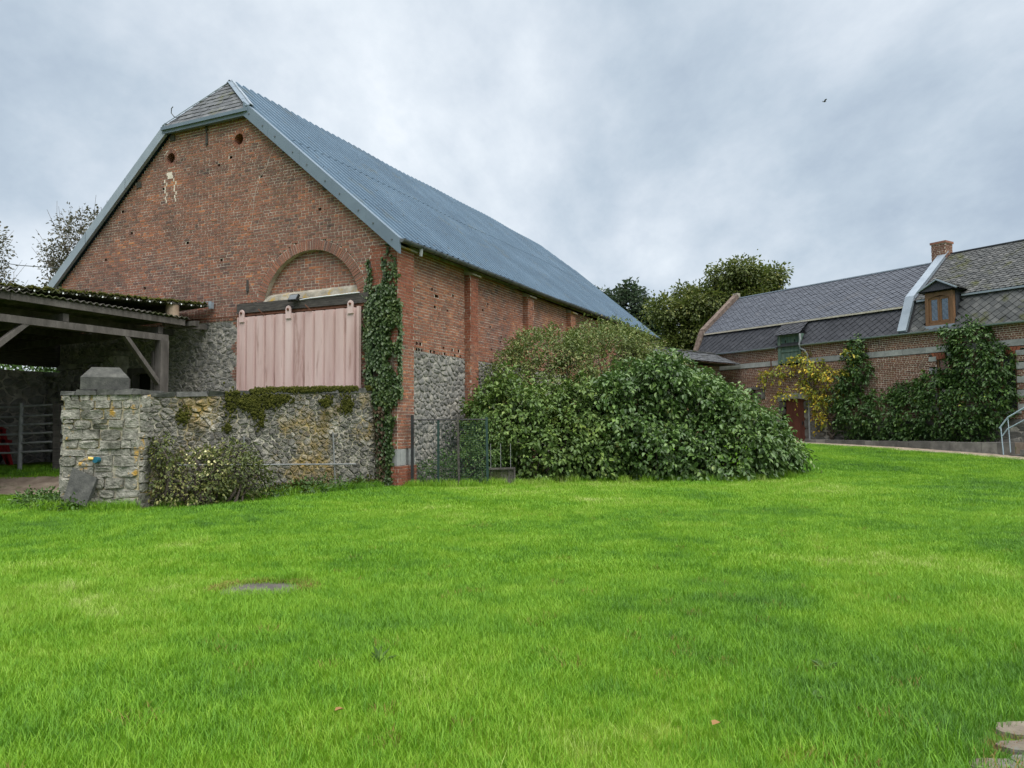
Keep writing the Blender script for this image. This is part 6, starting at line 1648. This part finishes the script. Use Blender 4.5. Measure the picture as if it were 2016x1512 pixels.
vine('yellow_vine', 'climber with bright yellow autumn leaves beside the dark red door',
     [(-7.1, 3.62, .38, .14, 1.4), (-6.6, 3.75, .45, .17, 1.4), (-6.05, 3.9, .45, .25, 1.6), (-5.5, 4.05, .35, .3, 1.6), (-5.0, 4.2, .42, .32, 1.8), (-4.75, 3.75, .42, .35, 1.6), (-4.35, 3.35, .35, .3, 1.6), (-4.0, 3.45, .4, .25, 1.6), (-5.1, 3.1, .35, .22, 1.4), (-5.6, 2.85, .38, .16, 1.4), (-6.35, 2.75, .3, .14, 1.3), (-4.6, 2.75, .42, .3, 1.6), (-4.15, 2.6, .35, .3, 1.6), (-4.5, 2.1, .25, .4, 1.5), (-4.45, 1.6, .14, .35, 1.2), (-3.75, 2.75, .35, .2, 1.4), (-2.85, 4.32, .3, .14, 2.4), (-3.3, 3.55, .25, .12, 2.2)],
     27, 7, .13, 'leaf_yellow', [[(-4.0, .7), (-4.15, 1.6), (-4.6, 2.6), (-5.1, 3.9)], [(-4.05, .7), (-4.0, 2.0), (-4.3, 3.3)], [(-3.95, .7), (-3.8, 1.8), (-3.4, 3.2)], [(-4.6, 2.6), (-5.6, 3.6), (-6.9, 3.65)]], thick=.16)

# trees
def tree(loc, label, lumps, per, cl_, size, mat, trunk_r, group=None, inner=.35, limbs=2, spread=.4, cat='tree', sub=0):
    e = plant('tree', loc, label, cat, group)
    d = lump_foliage(lumps, per, cl_, size, rng, spread, .25, inner, rough=.34)
    build_leaves('crown', local(d, loc), mat, e, .6)
    mb = MB(); R = random.Random(int(abs(loc[0]) * 10)); top = max(c[2] for c, r in lumps) - loc[2]
    cx = np.mean([c[0] for c, r in lumps]) - loc[0]; cy = np.mean([c[1] for c, r in lumps]) - loc[1]
    pts_ = limb(mb, (0, 0, -.1), (cx * .8, cy * .8, top * .75), trunk_r, trunk_r * .35, R, wig=.1, seg=6, n=9)
    for c, r in lumps:
        c = Vector(c) - Vector(loc)
        for k in range(limbs):
            s = pts_[R.randint(2, 5)]; q = c + Vector((R.uniform(-.7, .7) * r[0], R.uniform(-.7, .7) * r[1], R.uniform(-.3, .9) * r[2]))
            pp = limb(mb, s, q, trunk_r * .3, trunk_r * .06, R, wig=.35, seg=5, n=5)
            for j in range(sub):
                s2 = pp[R.randint(2, 4)]; limb(mb, s2, q + Vector((R.uniform(-1, 1) * r[0], R.uniform(-1, 1) * r[1], R.uniform(0, 1) * r[2])), trunk_r * .1, .008, R, wig=.4, seg=4, n=4)
    mb.build('trunk', 'bark', e)
    return e
Rt = random.Random(19)
MAPLE = []
for (x, z, rx, rz_, n) in ((15.4, 11.6, 1.6, 1.5, 9), (17.8, 11.3, 1.5, 1.5, 8), (14.0, 9.2, 2.0, 1.6, 9), (12.2, 8.0, 1.2, 1.7, 7), (16.6, 9.4, 2.4, 1.5, 12), (15.4, 10.2, 1.6, .8, 8), (12.4, 6.0, 1.5, 1.6, 7), (15, 7.0, 2.4, 1.5, 7), (12.0, 4.4, 1.6, 1.2, 5), (13.0, 10.2, .8, .8, 3)):
    for k in range(n):
        r_ = Rt.uniform(.55, 1.0); MAPLE.append(((x + Rt.gauss(0, .55) * rx, 55 + Rt.uniform(-1.6, 1.2), z + Rt.gauss(0, .55) * rz_), (r_ * 1.1, r_, r_ * Rt.uniform(.6, .9))))
tree((15.5, 55, .7), 'big maple with olive green and yellowing crown behind the farmhouse',
     MAPLE, 16, 9, .22, 'leaf_maple', .35, group='trees behind the buildings', spread=.55, limbs=1, inner=.3)
tree((10.5, 70, .7), 'dark bluish-green tree between the barn roof and the maple',
     [((10.9, 70, 12.2), (1.5, 1.6, 1.8)), ((9.2, 70, 12.0), (1.2, 1.4, 1.5)), ((12.5, 70, 11.0), (1.3, 1.5, 1.6)), ((8.2, 70, 12.6), (.8, 1, 1.0)), ((10.8, 70, 9.8), (2.6, 2, 1.6)), ((13.2, 70, 9.0), (1.1, 1.2, 1.6)), ((10.9, 70, 13.8), (.7, .8, .6))],
     10, 8, .33, 'leaf_far', .35, group='trees behind the buildings', spread=.55, sub=1)
tree((-25.6, 45, 0), 'sparse brownish tree top rising behind the left barn verge',
     [((-25.9, 45, 12.6), (1.3, 1.4, 1.7)), ((-27.1, 45, 11.8), (.8, 1, .9)), ((-24.9, 45, 13.6), (.8, .9, .9)), ((-25.7, 45, 10.3), (1.6, 1.4, 1.4)), ((-24.6, 45, 11.5), (1.0, 1, 1.3)), ((-27.2, 45, 9.6), (.8, .9, .5))],
     9, 6, .17, 'leaf_birch', .2, group='trees behind the buildings', limbs=5, spread=.5, sub=4, inner=.6)
tree((-32.2, 46, 0), 'sparse brownish tree at the left picture edge above the shed roof',
     [((-32.2, 46, 12.6), (1.2, 1.4, 1.3)), ((-31.5, 46, 10.6), (1.1, 1.2, 1.3)), ((-32.8, 46, 9.3), (1.3, 1.2, 1.2))],
     9, 6, .17, 'leaf_birch', .2, group='trees behind the buildings', limbs=5, spread=.5, sub=4, inner=.6)
for i, (x, y, h, lab) in enumerate(((8.6, 46, 5.2, 'yellow-green bush at the far end of the barn beside the gateway roof'), (-17.5, 27, 4.2, 'bright green bush glimpsed through the gap behind the shed'))):
    shrub('far_bush', (x, y, .3), lab, 'bush', [((x, y, h * .55), (1.8, 1.4, h * .5)), ((x + 1.0, y, h * .4), (1.5, 1.2, h * .4))], 16, 8, .2, 'leaf_mid' if i == 0 else 'leaf_weed', stems=4, spread=.3)

# ================================================================== SMALL THINGS
mb = MB(); mb.tube([(-14.6, 24.6, 6.72), (-19.5, 30, 8.0), (-24.5, 35.5, 9.4), (-31, 42.5, 11.4)], .016, n=5)
mb.build('overhead_wire', 'black', None, label='thin black overhead wire running from the left barn eave', cat='wire')
bird = empty('bird', (25.3, 60, 27.35), 0.3, 'small dark bird flying in the cloudy sky above the farmhouse', 'bird')
mb = MB(); mb.tube([(-.24, 0, -.03), (-.16, 0, 0), (-.05, 0, .0), (.07, 0, .02), (.15, 0, .04), (.2, 0, .05), (.25, 0, .045)], [.012, .03, .06, .055, .03, .032, .006], n=8)
mb.poly([(-.16, -.03, 0), (-.16, .03, 0), (-.3, .05, -.035), (-.3, -.05, -.035)]); mb.build('body', 'black', bird, smooth=True)
for s in (-1, 1):
    mb = MB(); q = [(.08, s * .03, .03), (-.08, s * .03, .03), (-.1, s * .16, .15), (-.02, s * .33, .2), (.1, s * .3, .2), (.12, s * .14, .14)]
    mb.prism([(a, b, c - .008) for a, b, c in q], [(a, b, c + .006) for a, b, c in q], .5, True); mb.build('wing', 'black', bird)
mh = empty('ground_slab', (-2.33, 7.17, gz(-2.33, 7.17)), math.radians(4), 'grey-brown flat slab sunk in the lawn with dead grass around', 'slab')
mb = MB(); o = []
for k in range(22):
    t = 2 * PI * k / 22; r = 1 + .06 * mnoise.noise(Vector((math.cos(t) * 2, math.sin(t) * 2, 5))); c, s = math.cos(t), math.sin(t)
    o.append((.36 * r * math.copysign(abs(c) ** .6, c), .27 * r * math.copysign(abs(s) ** .6, s)))
mb.prism([(x, y, -.05) for x, y in o], [(x, y, .012) for x, y in o], .5); mb.build('slab_stone', 'slab', mh)
for k, (x, y, rx, ry) in enumerate(((2.50, 3.80, .16, .075), (2.37, 3.60, .15, .06), (2.10, 3.40, .13, .055), (2.30, 3.44, .11, .055))):
    mb = MB(); R = random.Random(k); n = 14
    o = [(rx * math.cos(2 * PI * q / n) * R.uniform(.8, 1.15), ry * 1.25 * math.sin(2 * PI * q / n) * R.uniform(.8, 1.15)) for q in range(n)]
    z = gz(x, y)
    mb.prism([(a, b, -.05) for a, b in o], [(a * .95, b * .95, .006 + .006 * R.random()) for a, b in o], R.random())
    lab = ('tan paving stone with a dark streak at the lawn corner', 'flat brown paving stone overgrown by clover', 'small grey paving stone nearest the picture bottom', 'tan paving stone in the very corner of the picture')[k]
    ob = mb.build('paving_stone', 'paving', None, label=lab, cat='paving stone', group='paving stones at the lawn corner'); ob.location = (x, y, z)
def rosette(loc, n, L, lab, wd=.32, up_=.5):
    e = plant('broadleaf_weed', (*loc, gz(*loc)), lab, 'weed', 'broadleaf weeds in the lawn'); R = random.Random(int(loc[0] * 100))
    for k in range(n):
        th = 2 * PI * k / n + R.uniform(-.3, .3); l = L * R.uniform(.65, 1.15); u = R.uniform(.3, 1.2) * up_
        V, F = leaf_arrays(np.zeros((1, 3)) + [[0, 0, -.02]], np.array([[math.cos(th), math.sin(th), u]]), np.array([[-math.cos(th) * u, -math.sin(th) * u, 1]]), np.array([l]), wd, .3, .25)
        mb = MB(); mb.v = [tuple(v) for v in V]; mb.f = [tuple(int(i) for i in f) for f in F]; mb.t = [R.uniform(.35, 1)] * len(mb.f); mb.build('leaf', 'leaf_weed', e)
rosette((-.85, 4.9), 8, .14, 'broad-leaved dock plant in the middle of the lawn', .2, 2.6)
rosette((1.62, 4.2), 7, .10, 'plantain rosette among the grass on the right', .4, 1.0)
rosette((1.9, 4.75), 9, .10, 'thistle-like weed rosette in the lawn toward the right edge', .3, 1.2)
def flat_leaf(px, loc, mat, lab, L=.05):
    V, F = leaf_arrays(np.array([[0, 0, 0.]]), np.array([[.7, .5, .15]]), np.array([[0, 0, 1.]]), np.array([L]), .7, .2, .2)
    mb = MB(); mb.v = [tuple(v) for v in V]; mb.f = [tuple(int(i) for i in f) for f in F]; mb.t = [.98, .9]
    o = mb.build('fallen_leaf', mat, None, label=lab, cat='leaf', group='fallen leaves on the lawn'); o.location = (loc[0], loc[1], gz(*loc) + .075)
flat_leaf(0, (.93, 3.66), 'thatch', 'dry orange-brown leaf lying in the foreground grass', .06)
flat_leaf(0, (-.9, 3.9), 'thatch', 'small brown dead leaf left of the lawn centre', .05)

# ================================================================== GRASS
tufts = bpy.data.collections.new('grass_tufts')
def tuft(k, blades, rad, h0, h1, bw, bend, mat='grass', seg=3):
    R = random.Random(900 + k); mb = MB()
    for b in range(blades):
        r = rad * math.sqrt(R.random()); th = R.uniform(0, 2 * PI); x, y = r * math.cos(th), r * math.sin(th)
        h = R.uniform(h0, h1); ph = R.uniform(0, 2 * PI); bd = R.uniform(.2, 1) * bend * h; w = bw * R.uniform(.7, 1.2)
        fa = ph + PI / 2 + R.uniform(-.5, .5); sx, sy = math.cos(fa) * w / 2, math.sin(fa) * w / 2
        rows = []
        for i in range(seg + 1):
            t = i / seg; cx_, cy_ = x + math.cos(ph) * bd * t * t, y + math.sin(ph) * bd * t * t; cz = h * t * (1 - .18 * bend * t); q = (1 - t) ** .7 if i else 1
            rows.append(((cx_ - sx * q, cy_ - sy * q, cz - .01 * (i == 0)), (cx_ + sx * q, cy_ + sy * q, cz - .01 * (i == 0))))
        tone = R.random()
        for i in range(seg):
            if i == seg - 1: mb.poly([rows[i][0], rows[i][1], rows[i + 1][0]], tone)
            else: mb.quad(rows[i][0], rows[i][1], rows[i + 1][1], rows[i + 1][0], tone)
    me = bpy.data.meshes.new('grass_tuft'); me.from_pydata(mb.v, [], mb.f)
    at_ = me.attributes.new('tone', 'FLOAT', 'FACE'); at_.data.foreach_set('value', np.array(mb.t, dtype=np.float32)); me.materials.append(MAT[mat])
    o = bpy.data.objects.new('grass_tuft_%02d' % k, me); tufts.objects.link(o)
for k in range(6): tuft(k, 46, .085, .028, .078, .0040, .85)
for k in range(6, 9): tuft(k, 48, .13, .034, .074, .0065, .8, seg=2)
for k in range(9, 11): tuft(k, 60, .24, .045, .09, .012, .7, seg=2)
tuft(11, 70, .10, .08, .17, .005, .9)            # coarse dark tuft
tuft(12, 40, .10, .03, .07, .004, 1.2, mat='thatch')
Rg = np.random.default_rng(17)
pts_, idx_, scl_ = [], [], []
lmin = BM.inverted(); hmin = HM.inverted()
def blocked(x, y):
    if abs((x + 2.33) / .29) ** 2.5 + abs((y - 7.19) / .2) ** 2.5 < 1: return True
    l = lmin @ Vector((x, y, 0))
    if -12.3 < l.x < .2 and 0 < l.y < 26: return True
    if -12.8 < l.x < -6.2 and -9.6 < l.y < .2 and y > 17 and not (19.0 < y < 20.4): return True
    if x < -7.6 and 17.4 < y < 19.0 and mnoise.noise(Vector((x * .9, y * .9, 2))) < .2: return True
    w = Vector((x + 6.88, y - 14.32, 0)); a, d = w.dot(WD), w.dot(WN)
    if -.2 < a < WL and -.45 < d < .0: return True
    p = Vector((x + 8.34, y - 14.08, 0)); a, d = p.dot(PA), p.dot(PN)
    if 0 < a < PWID and -.75 < d < 0: return True
    h = hmin @ Vector((x, y, 0))
    if h.y > -2.0 + .25 * mnoise.noise(Vector((h.x, 0, 1))): return True
    for (sx, sy, rx, ry) in ((2.50, 3.77, .15, .09), (2.37, 3.57, .14, .08), (2.10, 3.37, .12, .075), (2.30, 3.41, .1, .075)):
        if ((x - sx) / rx) ** 2 + ((y - sy) / ry) ** 2 < 1: return True
    return False
for (y0, y1, dens, lo, hi, sc) in ((1.6, 7.5, 230, 0, 6, 1.0), (7.5, 13.5, 105, 6, 9, 1.0), (13.5, 33, 34, 9, 11, 1.0)):
    xm0, xm1 = y0 * .72 + 4.2, y1 * .72 + 4.2
    st_ = 1 / math.sqrt(dens); gx_, gy_ = np.meshgrid(np.arange(-xm1, xm1, st_), np.arange(y0, y1, st_))
    X = (gx_ + Rg.uniform(-.5, .5, gx_.shape) * st_).ravel(); Y = (gy_ + Rg.uniform(0, 1, gx_.shape) * st_).ravel()
    ok = np.abs(X) < Y * .72 + 4.2
    for x, y in zip(X[ok], Y[ok]):
        if blocked(x, y): continue
        v = mnoise.noise(Vector((x * .8, y * .8, 11))); s = sc * (1 + .3 * v)
        i = Rg.integers(lo, hi)
        corner = sstep(.8, .0, math.hypot((x - 2.4) / .7, (y - 3.6) / .55))
        if corner > 0:
            s *= 1 - .5 * corner
            if Rg.random() < .35 * corner: i = 12
        rs = Rg.random()
        if rs < (.012 + .05 * sstep(-1, -6, x)) and y < 14: i = 11; s *= Rg.uniform(.5, 1)
        elif rs < .022 and y < 14: i = 12
        pts_.append((x, y, gz(x, y))); idx_.append(i); scl_.append(s * Rg.uniform(.8, 1.2))
for k in range(70):      # dead rim and dark clump round the sunk slab
    t = Rg.uniform(-.3, PI + .3); x, y = -2.33 + .4 * math.cos(t) * Rg.uniform(.95, 1.2), 7.17 + .3 * math.sin(t) * Rg.uniform(.95, 1.25); pts_.append((x, y, gz(x, y))); idx_.append(12); scl_.append(1.0)
for k in range(16):
    x, y = -2.33 + Rg.normal(.18, .12), 7.17 + .36 + Rg.normal(.05, .07); pts_.append((x, y, gz(x, y))); idx_.append(11); scl_.append(.9)
bird.scale = (.75, .75, .75)
for k in range(330):     # longer unmown grass at the foot of wall, pillar, fence and shrubs
    q = Rg.random()
    if q < .45: a = Rg.uniform(.2, WL); p = Vector((-6.88, 14.32, 0)) + WD * a + WN * abs(Rg.normal(.12, .12)); x, y = p.x, p.y
    elif q < .6: a = Rg.uniform(-.3, PWID); p = Vector((-8.34, 14.08, 0)) + PA * a + PN * abs(Rg.normal(.12, .08)); x, y = p.x, p.y
    elif q < .8: x = Rg.uniform(-2.6, 1.0); y = 18.75 - abs(Rg.normal(0, .15)) + (0.5 if x > -.6 else 0)
    else: x = Rg.uniform(1.0, 7.8); y = 19.75 - abs(Rg.normal(0, .2)) + max(0, x - 6) * .5
    if blocked(x, y): continue
    pts_.append((x, y, gz(x, y))); idx_.append(11); scl_.append(Rg.uniform(.9, 1.9))
gm = bpy.data.meshes.new('grass'); gm.from_pydata(pts_, [], [])
a1 = gm.attributes.new('pick', 'INT', 'POINT'); a1.data.foreach_set('value', np.array(idx_, dtype=np.int32))
a2 = gm.attributes.new('scl', 'FLOAT', 'POINT'); a2.data.foreach_set('value', np.array(scl_, dtype=np.float32))
a3 = gm.attributes.new('rotz', 'FLOAT', 'POINT'); a3.data.foreach_set('value', Rg.uniform(0, 2 * PI, len(pts_)).astype(np.float32))
go = bpy.data.objects.new('grass', gm); link(go); tag(go, 'bright green lawn grass covering the courtyard', 'grass', kind='stuff')
ng = bpy.data.node_groups.new('grass_scatter', 'GeometryNodeTree')
ng.interface.new_socket('Geometry', in_out='INPUT', socket_type='NodeSocketGeometry'); ng.interface.new_socket('Geometry', in_out='OUTPUT', socket_type='NodeSocketGeometry')
gi, gO = ng.nodes.new('NodeGroupInput'), ng.nodes.new('NodeGroupOutput')
ci = ng.nodes.new('GeometryNodeCollectionInfo'); ci.inputs[0].default_value = tufts; ci.inputs['Separate Children'].default_value = True; ci.inputs['Reset Children'].default_value = True
ip = ng.nodes.new('GeometryNodeInstanceOnPoints'); ip.inputs['Pick Instance'].default_value = True
def nattr(nm, ty):
    n = ng.nodes.new('GeometryNodeInputNamedAttribute'); n.data_type = ty; n.inputs[0].default_value = nm; return n.outputs[0]
cx3 = ng.nodes.new('ShaderNodeCombineXYZ'); ng.links.new(nattr('rotz', 'FLOAT'), cx3.inputs[2])
ng.links.new(gi.outputs[0], ip.inputs['Points']); ng.links.new(ci.outputs[0], ip.inputs['Instance']); ng.links.new(nattr('pick', 'INT'), ip.inputs['Instance Index'])
ng.links.new(cx3.outputs[0], ip.inputs['Rotation']); ng.links.new(nattr('scl', 'FLOAT'), ip.inputs['Scale']); ng.links.new(ip.outputs[0], gO.inputs[0])
md = go.modifiers.new('scatter', 'NODES'); md.node_group = ng
